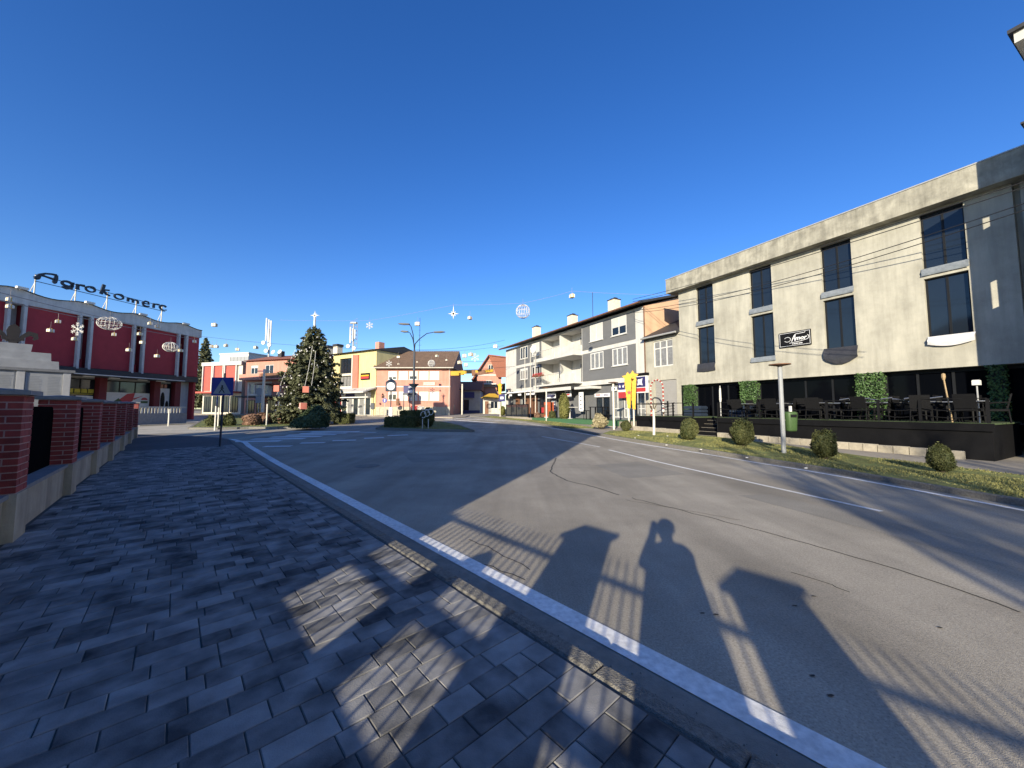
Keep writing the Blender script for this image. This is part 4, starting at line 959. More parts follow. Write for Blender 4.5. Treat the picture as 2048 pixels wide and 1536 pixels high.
# rooftop letters
ls = bthing('rooftop_sign', 'dark brush script Agrokomerc letters on white posts along the red store roof', 'sign', AF)
def LB(x0, y0, x1, y1):
    u0, z1 = AF.at(x0 / 4.876, 520 + y0 / 4.876, .1); u1, z0 = AF.at(x1 / 4.876, 520 + y1 / 4.876, .1); return u0, u1, z0, z1
def letter(body, box, strokes, w=.15):
    u0, u1, z0, z1 = box; b = MB(); b_ = .1
    for st, tp in strokes:
        P = [(u0 + (u1 - u0) * x, z0 + (z1 - z0) * y) for x, y in st]
        stroke(b, P, w, .14, b_, tp)
    b.build('letter_' + body.lower(), M['lamp_b'], ls)
O_ = [(.5 + .5 * math.cos(q), .5 + .5 * math.sin(q)) for q in np.linspace(0.3, 6.6, 15)]
letter('A', LB(335, 95, 545, 232), [([(.0, .05), (.14, .18), (.22, .55), (.45, .85), (.75, .98), (.97, 1.0)], [.24, .30, .22, .14, .14, .16]), ([(.97, 1.0), (.95, .6), (.9, .1), (.86, 0)], [.14, .24, .26, .18]), ([(.25, .62), (.5, .52), (.9, .42)], [.08, .12, .16]), ([(.0, .04), (.12, .0), (.2, .04)], [.1, .12, .08])])
letter('g', LB(590, 195, 705, 292), [([(.5 + .42 * math.cos(q), .66 + .33 * math.sin(q)) for q in np.linspace(0.2, 6.4, 13)], [.17]), ([(.92, .95), (.9, .5), (.84, .16), (.5, .0), (.1, .08)], [.14, .2, .2, .2, .12]), ([(.85, .95), (1.05, .98)], [.1])])
letter('r', LB(740, 232, 815, 300), [([(.15, 1), (.15, 0)], [.2]), ([(.15, .6), (.45, .92), (1.0, .95)], [.1, .16, .2]), ([(-.05, .0), (.4, .0)], [.08])])
letter('o', LB(832, 250, 918, 322), [(O_, [.13, .19, .19, .12])])
letter('k', LB(975, 232, 1065, 352), [([(.35, 1), (.12, 0)], [.22]), ([(.2, .32), (.5, .5), (.9, .55)], [.1, .13, .13]), ([(.35, .4), (.6, .12), (1.0, .02)], [.12, .16, .12])])
letter('o', LB(1112, 325, 1195, 392), [(O_, [.13, .2, .2, .12])])
letter('m', LB(1235, 368, 1345, 430), [([(.08, 1), (.08, 0)], [.16]), ([(.08, .6), (.3, .95), (.5, .75), (.5, 0)], [.08, .13, .16]), ([(.5, .6), (.75, .95), (.92, .7), (.92, 0)], [.08, .13, .16])])
letter('e', LB(1385, 395, 1450, 460), [([(.05, .5), (.95, .55), (.8, .95), (.4, 1), (.05, .6), (.15, .12), (.55, 0), (.98, .15)], [.1, .1, .15, .14, .17, .15])])
letter('r', LB(1485, 420, 1545, 480), [([(.15, 1), (.15, 0)], [.17]), ([(.15, .6), (.45, .92), (1.0, .95)], [.1, .14, .16])])
letter('c', LB(1550, 435, 1615, 497), [([(.95, .8), (.7, 1), (.3, .95), (.05, .5), (.25, .08), (.65, 0), (1, .2)], [.17, .14, .17, .18, .15, .1])])
ua, za = AF.at(70, 549, .2); ub, zb = AF.at(331, 614, .2); uc, zc = AF.at(70, 562, .2)
b = MB(); b.tube([(ua, .2, za), (ub, .2, za)], .03, 5); b.tube([(ua, .2, zc), (ub, .2, zc)], .03, 5); b.build('rail', M['lamp_b'], ls)
for px in (67, 150, 214, 273, 325):
    u, z = AF.at(px, 600, .3); b = MB(); b.tube([(u, .3, 10.5), (u, .3, za + .05)], .05, 6); b.tube([(u - .25, .6, 10.5), (u, .3, 11.9)], .03, 5); b.build('post', M['postw'], ls)
# white roof lamps on the fascia
for k, f in enumerate(fins[1:]):
    b = MB(); u = f[1] - .45; b.box(u - .3, u + .3, -.75, -.5, 10.93, 11.1); t = bthing('flood_lamp', 'white flood lamp box on the red store roof above the %s fin pair' % ('first', 'second', 'third', 'last')[k], 'lamp', AF, 'flood lamps along the roof edge of the red store'); b.build('housing', M['decor'], t); b2 = MB(); b2.tube([(u, -.5, 10.95), (u, -.3, 10.9)], .03, 5); b2.build('bracket', M['steel'], t)
# forecourt wall with balustrade in front of the store
BR = AF.at(372, 815, -6)[0] + 2.2
bw = thing('balustrade', 'white balustrade on a low dark wall before the red store', 'balustrade', AF.w(-2.2, -6, 0), AF.rot)
MB().box(-9, BR, -.15, .15, .2, 1.35).build('wall', M['cap'], bw)
b = MB()
for k in range(int((BR + 8.8) / .26)): u = -8.8 + k * .26; b.box(u - .05, u + .05, -.05, .05, 1.351, 1.85)
b.box(-9, BR, -.08, .08, 1.851, 1.93); tag(b.build('balusters', M['white'], bw), kind='stuff')
# ------------------------------------------------------------------ monument behind the fence
mo = thing('monument', 'stepped pale marble monument with name tablets and dark bronze lily behind the fence', 'monument', at(137, 819, 17), math.atan2(.84, .54))
mo.location.z = 0
z0 = at(137, 741, 17).z
b = MB(); b.box(-4.2, 0, 0, .9, 0, z0 - .12); b.build('body', M['marble'], mo); b = MB(); b.box(-4.3, .1, -.1, 1.0, z0 - .118, z0); b.build('cornice', M['cap'], mo)
for k, u in enumerate((-4.1, -2.75, -1.4, -.12)): MB().box(u - .12, u + .1, -.06, -.002, 0, z0 - .12).build('pilaster', M['fin'], mo)
for k, u in enumerate((-3.95, -2.6, -1.27)):
    tb = MB().box(u, u + 1.02, -.03, -.002, .5, z0 - .2).build('name_tablet', M['marble'], mo); b = MB()
    for c in range(2):
        for j in range(38): z = .55 + j * (z0 - .85) / 38; b.box(u + .05 + c * .55, u + .05 + c * .55 + rng.uniform(.28, .40), -.036, -.0305, z, z + .028)
    tag(b.build('name_lines', M['signback'], tb), kind='stuff')
zs = z0
for k, (hw, hh) in enumerate(((1.35, .36), (1.12, .36), (.55, .34))):
    b = MB(); b.prism([(-1.72 - hw, .0 + .12 * k, zs + .002), (-1.72 + hw, .12 * k, zs + .002), (-1.72 + hw * (1.06 if k == 2 else .98), .12 * k, zs + hh), (-1.72 - hw * (1.06 if k == 2 else .98), .12 * k, zs + hh)], (0, .9 - .24 * k, 0)); b.build('step', M['marble'], mo); zs += hh
b = MB(); c = -1.66; y = .35
b.prism([(c + x, y, zs + z) for x, z in [(-.10, .0), (-.16, .35), (-.19, .55), (-.14, .72), (0, .86), (.14, .72), (.19, .55), (.16, .35), (.10, 0)]], (0, .22, 0))
for sx in (-1, 1):
    stroke(b, [(c + sx * .12, zs + .08), (c + sx * .26, zs + .34), (c + sx * .42, zs + .50), (c + sx * .58, zs + .46), (c + sx * .62, zs + .30), (c + sx * .54, zs + .24)], .15, -.2, y, [.08, .14, .2, .18, .12, .06])
b.box(c - .3, c + .3, y - .01, y + .23, zs + .16, zs + .26); b.build('lily_sculpture', M['bronze'], mo)

# ================================================================== FAR SIDE OF THE SQUARE
def base(y): return H(y) + .02
# faded red building with fins
q0 = at(404, 800, 60); rb = Frame(q0.x, 60, R_(-14))
t = bthing('red_panel_building', 'distant coral red building with three panels between white fins', 'building', rb); t.scale = (.86, .86, .86)
L_ = 9.2; b = MB(); b.box(0, L_, .1, 9, 0, 10.7); b.build('wall', M['cream'], t)
for a, c in ((.25, 2.15), (2.75, 4.85), (5.5, 7.9)): MB().box(a, c, 0, .098, 5.4, 10.0).build('red_panel', M['farred'], t)
for u in (.1, 2.3, 2.62, 5.0, 5.34, 8.05): MB().box(u - .1, u + .1, -.25, .096, 5.2, 10.6).build('fin', M['white'], t)
MB().box(-.2, L_ + .1, -.3, .098, 10.1, 10.75).build('fascia', M['white'], t)
MB().box(-.1, L_, -1.5, .098, 4.9, 5.2).build('canopy', M['farred'], t)
for k in range(4): window(t, .4 + 2.1 * k, 2.2 + 2.1 * k, 1.4, 4.4, .09, 3, M['frame_d'], M['glass'], .08, None, 0, False, 'shop_window')
# pale block on a roof behind
q = at(440, 712, 92); t = thing('white_block', 'pale flat roofed block rising behind the coral red building', 'building', (q.x, 92, 0), R_(-14))
b = MB(); b.box(0, 9, 0, 8, 0, 15.3); b.build('wall', M['white'], t); MB().box(3.2, 9.02, -.05, -.002, 12, 14.6).build('grey_panel', M['signback'], t)
b = MB(); b.box(-.15, 9.15, -.15, 8.15, 15.302, 15.6); b.build('parapet', M['fin'], t)
for k in range(5): MB().box(3.4 + k * 1.1, 3.48 + k * 1.1, -.08, -.051, 12, 14.6).build('seam', M['cap'], t)
# salmon building
q0 = at(489, 800, 58); sf = Frame(q0.x, 58, R_(-17)); t = bthing('salmon_house', 'salmon three storey house with balcony left of the Christmas tree', 'building', sf); t.scale = (.86, .86, .86)
W_ = 14; hs = [(1.2, 2.9, 8.3, 9.9), (4.6, 6.6, 8.3, 9.9), (10, 11.6, 8.3, 9.9), (1.1, 2.2, 4.6, 6.6), (2.5, 3.2, 4.6, 6.6), (4.6, 5.4, 4.6, 6.6)]
b = MB(); b.wall(0, W_, 0, 10.7, hs, 0, .2); b.quad((0, 0, 0), (0, 0, 10.7), (0, 9, 10.7), (0, 9, 0)); b.quad((W_, 0, 0), (W_, 9, 0), (W_, 9, 10.7), (W_, 0, 10.7)); b.build('wall', M['salmon'], t)
for k, w in enumerate(hs): window(t, *w, .1, 2 if k < 3 else 1, M['frame_w'], M['glass'] if k in (0, 1) else M['glass2'], .1, None, .3 if k == 0 else 0, True)
b = MB(); b.wall(.6, 6.4, 4.3, 6.9, hs[3:], -.035, .034); b.build('cream_panel', M['cream'], t)
b = MB(); b.box(.1, W_, -1.3, -.002, 7.15, 7.35); b.build('balcony_slab', M['salmon'], t); MB().box(.1, 5.0, -1.3, -1.2, 7.352, 8.2).build('parapet', M['salmon'], t)
b = MB(); b.box(5.2, W_, -1.3, -1.22, 7.352, 8.25); b.build('railing', M['wood'], t)
b = MB(); b.box(5.6, 9, -2.6, -.003, 6.2, 6.35); b.build('awning', M['wood'], t)
b = MB(); b.prism([(-.4, -.6, 10.72), (-.4, 4.5, 12.2), (-.4, 9.6, 10.72)], (W_ + .8, 0, 0)); b.build('roof', M['redtile'], t)
for u in (3.9, 9.0): b = MB(); b.box(u, u + .9, 3, 3.7, 11.4, 12.9); b.build('chimney', M['darkroof'], t)
for u in (4.6, 6.2): b = MB(); b.lathe([(.03, 0), (.4, .12), (.42, .14), (.05, .05)], (0, 0, 0), 12); b.build('satellite_dish', M['decor'], t, loc=(u + .6, 1.0, 12.3), rot=(R_(70), 0, 0))
b = MB(); b.box(3.4, W_, -4.2, -.002, 3.95, 4.2); b.build('shop_roof', M['darkroof'], t)
for k in range(5): window(t, .5 + 2.5 * k, 2.5 + 2.5 * k, 1.2, 3.6, -.004, 3, M['frame_d'], M['glass'], .08, None, 0, False, 'shop_window')
# yellow building
yr = R_(-30.2); q1 = at(751, 800, 52.9); W_ = 10.0; yf = Frame(q1.x - W_ * math.cos(yr), 52.9 - W_ * math.sin(yr), yr)
t = bthing('yellow_building', 'pale yellow three storey building with glazed bays and white shop awning', 'building', yf)
gy = base(54)
def yb(x0, y0, x1, y1, v=0): a = yf.at(x0, y0, v); c = yf.at(x1, y1, v); return a[0], c[0], c[1], a[1]
w1 = yb(680, 718, 705, 746); w2 = yb(679, 753, 704, 772); ez = yf.at(745, 701)[1]
b = MB(); b.wall(0, W_, gy - .3, ez, [w1, w2], 0, .35); b.quad((W_, 0, 0), (W_, 10, 0), (W_, 10, ez), (W_, 0, ez)); b.quad((0, 0, 0), (0, 0, ez), (0, 10, ez), (0, 10, 0)); b.quad((0, 10, 0), (W_, 10, 0), (W_, 10, ez), (0, 10, ez)); b.build('wall', M['yellow'], t)
window(t, *w1, .25, 4, M['frame_d'], M['glass'], .07); window(t, *w2, .25, 4, M['frame_d'], M['glass2'], .07)
a = yb(678, 747, 706, 752); MB().box(a[0], a[1], -.12, -.002, w2[3] + .02, w1[2] - .02).build('parapet', M['cream'], t)
a = yb(678, 773, 706, 783); MB().box(a[0], a[1], -.12, -.002, a[2], w2[2] - .02).build('parapet', M['white'], t)
a = yb(709, 711, 717, 778); MB().box(a[0], a[1], -.2, -.002, a[2], a[3]).build('red_strip', M['pinkred'], t); MB().box(a[0] - .25, a[0] - .003, -.3, -.002, a[2], a[3] + .1).build('pilaster', M['cream'], t)
a = yb(723, 747, 740, 759); s_ = MB().box(a[0], a[1], -.15, -.002, a[2], a[3]).build('wall_sign', M['black'], t); zm = (a[2] + a[3]) / 2
MB().box(a[0] + .1, a[1] - .1, -.17, -.151, zm + .02, zm + .22).build('sign_text', M['amber'], s_); MB().box(a[0] + .1, a[1] - .1, -.17, -.151, zm - .33, zm - .04).build('sign_text', M['red'], s_)
a = yb(657, 779, 751, 785, -1.6); b = MB(); b.prism([(.2, -2.2, a[2]), (.2, -2.2, a[2] + .18), (.2, -.002, a[2] + .9), (.2, -.002, a[2] + .7)], (W_ - .1, 0, 0)); b.build('awning', M['white'], t)
a = yb(664, 787, 742, 795); MB().box(a[0], a[1], -.6, -.002, a[2], a[3]).build('shop_fascia', M['signwhite'], t); MB().box(a[0] + 1.6, a[0] + 3.2, -.62, -.601, a[2] + .1, a[3] - .08).build('sign_text', M['red'], t); MB().box(a[0] + 4.2, a[0] + 6.3, -.62, -.601, a[2] + .15, a[3] - .12).build('sign_text', M['navy'], t)
a = yb(662, 797, 742, 823)
for k, (m, gm) in enumerate((('red', 'glass2'), ('red', 'glass'), ('frame_w', 'glass'), ('frame_w', 'glass2'), ('frame_w', 'glass'), ('bin', 'glass2'), ('frame_d', 'glass'))):
    du = (a[1] - a[0]) / 7; window(t, a[0] + du * k + .04, a[0] + du * (k + 1) - .04, gy, a[3] - .02, -.003, 1, M['red'] if m == 'red' else M['frame_w'], M[gm], .12, None, 0, False, 'shop_window')
b = MB(); b.prism([(-.4, -.7, ez + .03), (-.4, 5, ez + 1.2), (-.4, 10.5, ez + .03)], (W_ + .6, 0, 0)); b.build('roof', M['darkroof'], t)
for px in (658, 677):
    u = yf.at(px, 700, 3)[0]; b = MB(); b.box(u - .55, u + .55, 2.4, 3.4, ez + .5, ez + 2.0); c_ = b.build('chimney', M['chimney'], t); MB().box(u - .65, u + .65, 2.3, 3.5, ez + 2.001, ez + 2.4).build('chimney_cap', M['darkroof'], c_)
b = MB(); b.box(W_ - .7, W_ + .1, .3, 1.3, ez + .1, ez + 1.25); b.build('chimney', M['salmon'], t)
b = MB(); b.tube([(W_ - .15, -1.6, gy - .4), (W_ - .15, -1.6, 4.5)], .07, 6); b.build('awning_post', M['postw'], t)
# coral building with brown roof
YC = 53; qa, qb = at(752, 800, YC), at(900, 800, YC); cf = Frame(qa.x, YC, R_(-.6)); W_ = qb.x - qa.x + .05; gz_ = base(YC)
t = bthing('coral_building', 'coral two storey building with ten white shuttered windows and brown tiled roof', 'building', cf)
ez = at(800, 737, YC).z
def cbx(x0, y0, x1, y1): a = cf.at(740 + x0 / 9.31, 740 + y0 / 9.31); c = cf.at(740 + x1 / 9.31, 740 + y1 / 9.31); return a[0], c[0], c[1], a[1]
xs = [(340, 495), (535, 700), (728, 882), (915, 1085), (1110, 1285)]
hs = [cbx(a, 22, c, 180) for a, c in xs] + [cbx(a, 402, c, 565) for a, c in xs]
b = MB(); b.wall(0, W_, gz_ - .3, ez, hs, 0, .18); b.quad((W_, 0, 0), (W_, 10, 0), (W_, 10, ez), (W_, 0, ez)); b.quad((0, 0, 0), (0, 0, ez), (0, 10, ez), (0, 10, 0)); b.quad((0, 10, 0), (W_, 10, 0), (W_, 10, ez), (0, 10, ez)); b.build('wall', M['salmon'], t)
for k, w in enumerate(hs): window(t, *w, .08, 2, M['frame_w'], M['glass'], .1, None, (.7, 1, .6, 1, 1, .35, 1, 1, 1, 1)[k], True)
a = cbx(110, 300, 1480, 320); MB().box(0, W_, -.06, -.002, a[2], a[3]).build('string_course', M['white'], t)
a = cbx(110, 685, 1480, 810)
n = int(W_ / .62)
for k in range(n): MB().cbox(-.30, .30, -.06, .05, 0, a[3] - gz_ + .1 + rng.uniform(-.01, .01), .02).build('plinth_stone', M['granite'], t, loc=(.31 + k * W_ / n, -.06 + rng.uniform(-.01, .01), gz_ - .1))
a = cbx(1000, 228, 1210, 285); MB().box(a[0], a[1], -.1, -.002, a[2], a[3]).build('name_board', M['cream'], t); MB().box(a[0] + .25, a[1] - .25, -.108, -.1005, (a[2] + a[3]) / 2 - .06, (a[2] + a[3]) / 2 + .06).build('sign_text', M['granite'], t)
# tiled roof: rows of tiles as real courses
rz = at(840, 703, YC + 5).z; b = MB(); n = 16
for k in range(n):
    t0, t1 = k / n, (k + 1) / n; y0, y1 = -.7 + 5.7 * t0, -.7 + 5.7 * t1 + .06; za, zb = ez + .05 + (rz - ez) * t0, ez + .05 + (rz - ez) * t1
    m_ = 34
    for j in range(m_):
        u0 = -.35 + (W_ + .9) * j / m_; u1 = -.35 + (W_ + .9) * (j + 1) / m_ - .015; dz = rng.uniform(0, .015)
        b.add([(u0, y0, za + .05 + dz), (u1, y0, za + .05 + dz), (u1, y1, zb), (u0, y1, zb), (u0, y0, za - .03), (u1, y0, za - .03)], [(0, 1, 2, 3), (4, 5, 1, 0)])
rf = b.build('roof_tiles', M['rooftile'], t); rf['kind'] = 'stuff'
b = MB(); b.prism([(-.3, -.62, ez), (-.3, 5.0, rz - .03), (-.3, 10.6, ez)], (W_ + .8, 0, 0)); b.build('roof', M['darkroof'], t)
b = MB(); b.tube([(-.4, -.78, ez + .02), (W_ + .55, -.78, ez + .02)], .08, 6); b.tube([(W_ - .12, -.1, ez), (W_ - .12, -.1, gz_)], .06, 6); b.build('gutter', M['cream'], t)
u, z = cf.at(840, 636, 5); b = MB(); b.tube([(u, 5, rz), (u, 5, z)], .035, 5)
for k in range(4): b.tube([(u - .3 + .05 * k, 5, rz + 1 + k * .8), (u + .3 - .05 * k, 5, rz + 1 + k * .8)], .015, 4)
b.build('antenna', M['wire'], t)
# low shop with red tiled roof in the gap
YS = 63; qa, qb = at(904, 800, YS), at(960, 800, YS); t = thing('low_shop', 'low blue grey shop with red tiled roof in the shade between houses', 'building', (qa.x, YS, 0))
W_ = qb.x - qa.x; z1 = at(930, 781, YS).z; z2 = at(930, 763, YS + 3).z
hs = [(.5, 1.3, .9, 3.3), (2.0, 2.9, .9, 3.3)]
b = MB(); b.wall(0, W_, .5, z1, hs, 0, .15); b.quad((W_, 0, 0), (W_, 7, 0), (W_, 7, z1), (W_, 0, z1)); b.build('wall', M['marble'], t); MB().box(0, W_, -.04, -.002, .6, 1.5).build('plinth', M['navy'], t)
for w in hs: window(t, *w, .08, 1, M['frame_d'], M['glass'], .08, None, 0, False, 'shop_window')
b = MB(); b.prism([(-.3, -.8, z1), (-.3, 3.4, z2), (-.3, 7.5, z1), (-.3, 3.4, z1)], (W_ + .6, 0, 0)); b.build('roof', M['redtile'], t); MB().box(2.2, 3.9, -.9, -.82, z1 - 1.3, z1 - .3).build('shop_sign', M['navy'], t); MB().box(-1.4, 2.6, -1.8, -1.7, z1 + .05, z1 + .2).build('gutter', M['darkroof'], t)
# gabled coral house
YG = 70; q0, q1 = at(954, 800, YG), at(1003, 800, YG); t = thing('gabled_house', 'tall coral gabled house with red roof beyond the low shop', 'building', (q0.x, YG, 0), R_(3))
W_ = q1.x - q0.x; ze = at(950, 753, YG).z; za = at(977, 713, YG).z; xa = at(977, 700, YG).x - q0.x
win = []
for x0, y0, x1, y1 in ((976, 729, 987, 742), (972, 760, 983, 771)):
    a, c = at(x0, y0, YG), at(x1, y1, YG); win.append((a.x - q0.x, c.x - q0.x, c.z, a.z))
b = MB(); b.wall(0, W_, .5, ze, win[1:], 0, .2)
b.poly([(0, 0, ze), (win[0][0], 0, ze), (win[0][0], 0, win[0][3]), (xa - (xa) * 0, 0, za)]); b.poly([(win[0][1], 0, ze), (W_, 0, ze), (W_, 0, ze + 1.2), (xa, 0, za), (win[0][0], 0, win[0][3]), (win[0][1], 0, win[0][3])]); b.poly([(win[0][0], 0, ze), (win[0][1], 0, ze), (win[0][1], 0, win[0][2]), (win[0][0], 0, win[0][2])])
b.quad((0, 0, 0), (0, 0, ze), (0, 10, ze), (0, 10, 0)); b.quad((W_, 0, 0), (W_, 10, 0), (W_, 10, ze), (W_, 0, ze)); b.build('wall', M['salmon'], t)
for w in win: window(t, *w, .08, 2, M['cream'], M['glass'], .12, None, 0, True)
for yy in (750, 772): z = at(960, yy, YG).z; MB().box(0, W_, -.06, -.002, z - .12, z + .12).build('string_course', M['white'], t)
b = MB(); b.prism([(-.9, -.7, ze - .9), (xa, -.7, za + .1), (xa, -.7, za + .32), (-1.1, -.7, ze - .7)], (0, 11, 0)); b.prism([(xa, -.69, za + .1), (W_ + 5.5, -.69, za - .8), (W_ + 5.5, -.69, za - .6), (xa, -.69, za + .32)], (0, 5, 0)); b.build('roof', M['redtile'], t)
b = MB(); b.prism([(xa + .1, -.75, za), (W_ + 5, -.75, za - .9), (W_ + 5, -.9, ze - .2), (W_ - .9, -.9, ze - .2)], (0, .12, 0)); b.build('roof_slope', M['redtile'], t)
b = MB(); b.box(.1, 3.6, -1.6, -.1, ze - 1.6, ze - 1.4); b.build('balcony', M['white'], t)
# kiosk
q = at(966, 828, 60); t = thing('kiosk', 'small cream kiosk with amber hipped roof before the gabled house', 'kiosk', (q.x, 60, base(60)))
W_ = at(1000, 800, 60).x - q.x; b = MB(); b.wall(0, W_, 0, 2.6, [(.3, .9, 0, 2.1), (1.2, 2.4, .9, 2.1)], 0, .1); b.quad((0, 0, 0), (0, 0, 2.6), (0, 2.5, 2.6), (0, 2.5, 0)); b.build('wall', M['cream'], t); MB().box(.32, .88, .06, .09, 0, 2.08).build('door', M['wood'], t); window(t, 1.2, 2.4, .9, 2.1, .06, 2)
b = MB(); c = [(-.4, -.5), (W_ + .4, -.5), (W_ + .4, 3), (-.4, 3)]; b.add([(x, y, 2.6) for x, y in c] + [(W_ / 2 - .5, 1.2, 3.4), (W_ / 2 + .5, 1.2, 3.4)], [(0, 1, 5, 4), (1, 2, 5), (2, 3, 4, 5), (3, 0, 4), (3, 2, 1, 0)]); b.build('roof', M['banner'], t)
# masts
for px, y0, y1, Yd, lab in ((537, 637, 718, 86, 'telecom mast with three tall panel antennas beyond the salmon house'), (706, 645, 700, 88, 'lattice telecom mast with antennas beyond the yellow building')):
    q = at(px, y1, Yd); zt = at(px, y0, Yd).z; t = thing('telecom_mast', lab, 'mast', (q.x, Yd, 0)); b = MB(); b.tube([(0, 0, 0), (0, 0, zt - (0 if px == 706 else 2.5))], .28, 8, .16); b.build('pole', M['steel'], t)
    for k, (dx, dz) in enumerate(((-.55, 0), (0, -.35), (.5, -.6))):
        b = MB(); b.cbox(dx - .13, dx + .13, -.5, -.3, zt - 5.4 + dz if px == 537 else zt - 5 + k * .5, zt + dz - (0 if px == 537 else 1.2), .05); b.build('panel_antenna', M['decor'], t)
    for k in range(3):
        b = MB(); b.lathe([(.05, 0), (.45, .08), (.45, .3), (.05, .32)], (0, 0, 0), 12); b.build('dish', M['decor'], t, loc=((-.9, .5, -.2)[k], -.5, zt - (5.9, 6.4, 7.8)[k]), rot=(R_(90), 0, 0))
    if px == 706:
        b = MB()
        for k in range(7): b.tube([(-.9, 0, zt - 6 + k), (.9, 0, zt - 6 + k)], .06, 4); b.tube([(-.9, 0, zt - 6 + k), (.9, 0, zt - 5 + k)], .04, 4)
        for sx in (-.9, .9): b.tube([(sx, 0, zt - 6), (sx, 0, zt)], .06, 4)
        b.box(-.7, .7, -.3, .3, zt - .3, zt + .1); b.build('lattice', M['signback'], t)
# ================================================================== TREES AND SHRUBS
def conifer(name, lab, loc, h, r, whorls, m, seed, zb=.9, dens=1.0, cat='tree', leafs=.16, droop=.25):
    rg = np.random.default_rng(seed); t = thing(name, lab, cat, loc); C = []; N = []; br = MB()
    b = MB(); b.tube([(0, 0, -.1), (0, 0, h * .97)], r * .055, 8, .02); b.build('trunk', M['bark'], t)
    for k in range(whorls):
        f = k / (whorls - 1); z = zb + (h - zb) * (f ** .92); L = r * (1 - f) ** .55 * (1 + .10 * rg.normal()) + .1
        nb = int(max(5, 15 - 9 * f))
        a0 = rg.uniform(0, 6.28)
        for j in range(nb):
            a = a0 + 6.283 * j / nb + rg.normal(0, .15); l = L * rg.uniform(.72, 1.16); n = int(max(8, 58 * l / r * dens) * 1.5)
            s = rg.uniform(.12, 1, n) ** .75; d = np.array([math.cos(a), math.sin(a), 0]); pd = np.array([-d[1], d[0], 0])
            lat = rg.normal(0, .20, n) * (1.15 - s) * l * .75
            zz = z - droop * l * s ** 1.4 + .16 * l * np.maximum(0, s - .75) * 2 + rg.normal(0, .06, n)
            C.append(d * (s * l)[:, None] + pd * lat[:, None] + np.array([0, 0, 1]) * zz[:, None]); N.append(np.tile(d * .5 + np.array([0, 0, .8]), (n, 1)))
            if k % 2 == 0 and l > .8: br.tube([(0, 0, z), (d[0] * l * .8, d[1] * l * .8, z - droop * l * .6)], .03, 4, .008)
    br.build('branches', M['bark'], t)['kind'] = 'stuff'
    C = np.concatenate(C); N = np.concatenate(N)
    tag(put('crown', leaf_mesh('crown', C, N, leafs, m, 2.2, .7), t), kind='stuff'); return t
q = T(622, 846, .14)
xm = conifer('christmas_tree', 'tall dark spruce decorated with white baubles and a star topper', (q.x, q.y, q.z), 8.4, 2.7, 34, M['needle'], 4, .75, 1.25)
bb = MB(); rg = np.random.default_rng(9)
for k in range(110):
    f = rg.uniform(.02, .93); z = .9 + 7.4 * f; rr_ = 2.8 * (1 - f) ** .56 * rg.uniform(.82, 1.0) + .08; a = rg.uniform(-3.6, .5); bb.sphere((rr_ * math.cos(a), rr_ * math.sin(a), z - .15), rg.uniform(.04, .08), 6, 4)
tag(bb.build('baubles', M['decor'], xm), kind='stuff')
for k, (a, f0, f1) in enumerate(((-2.3, .2, .72), (-1.3, .25, .75), (-1.1, .3, .7))):
    b = MB(); b.tube([((2.95 * (1 - f) ** .56 + .1) * math.cos(a + .3 * (f - f0)), (2.95 * (1 - f) ** .56 + .1) * math.sin(a + .3 * (f - f0)), .9 + 7.4 * f) for f in np.linspace(f0, f1, 9)], .014, 5); b.build('light_strand', M['decor'], xm)
b = MB(); b.tube([(0, 0, 8.1), (0, 0, 9.4)], .09, 8); star(b, 0, 9.5, .42, .03, 4, .05, .16); star(b, 0, 9.5, .25, .04, 4, .06, .2, 45); b.build('topper', M['decor'], xm)
for k, (px, py) in enumerate(((556, 777), (612, 779), (606, 812))):
    p = at(px, py, q.y - 2.6); t = thing('red_box_ornament', ('red gift box ornament hanging at the left edge of the spruce', 'red gift box ornament on the middle of the spruce', 'red gift box ornament at the foot of the spruce')[k], 'ornament', (p.x, p.y, p.z), .4 * k)
    MB().cbox(-.22, .22, -.22, .22, -.25, .25, .02).build('box', M['pinkred'], t); MB().box(-.23, .23, -.05, .05, -.26, .26).build('ribbon', M['decor'], t)
p = at(405, 800, 63); conifer('spruce_tree', 'slim dark spruce rising behind the end of the red store', (p.x, 63, H(63)), 12.8, 1.7, 26, M['needle'], 12, 1.5, .7, 'tree', .26)
def bush(name, lab, px, py, wpx, hpx, m, n=2600, leaf=.05, lump=.17, off=.12, grp=None, stem=True, seed=0, cat='shrub', sq=1.0):
    p = T(px, py, off); rx = wpx / 2 / FPX * p.y * .9 * p.y / math.hypot(p.x, p.y); hh = hpx / FPX * p.y; t = thing(name, lab, cat, p, 0, grp)
    P, d = ball_points(n, rx, rx, hh / 2 * .97, .7, lump); lo = .36 if name in ('juniper', 'island_shrub') else .50; P[:, 2] = P[:, 2] * (1.25 if lo < .4 else 1.0) + hh * lo; P[:, 2] = np.where(P[:, 2] < hh * .05, hh * rng.uniform(.03, .2, len(P)), P[:, 2])
    tag(put('foliage', leaf_mesh('foliage', P, d, leaf, m, 1.7, .55), t), kind='stuff')
    b = MB(); rg = np.random.default_rng(seed)
    for k in range(7): a = 6.28 * k / 7; b.tube([(.03 * math.cos(a), .03 * math.sin(a), -.03), (rx * .55 * math.cos(a), rx * .55 * math.sin(a), hh * .5)], .014, 4, .006)
    b.build('stems', M['bark'], t); return t
bush('round_bush', 'upright clipped bush standing before the terrace steps', 1377, 880, 36, 44, M['leaf'], 5200, .05)
bush('round_bush', 'round clipped bush on the verge left of the big lamp post', 1486, 892, 56, 51, M['leaf'], 6000, .045)
bush('round_bush', 'clipped bush with thin lower stems right of the lamp post', 1650, 918, 62, 56, M['leaf'], 6000, .038)
bush('round_bush', 'small dark round bush nearest the camera on the verge', 1885, 945, 68, 56, M['leaf'], 7000, .028)
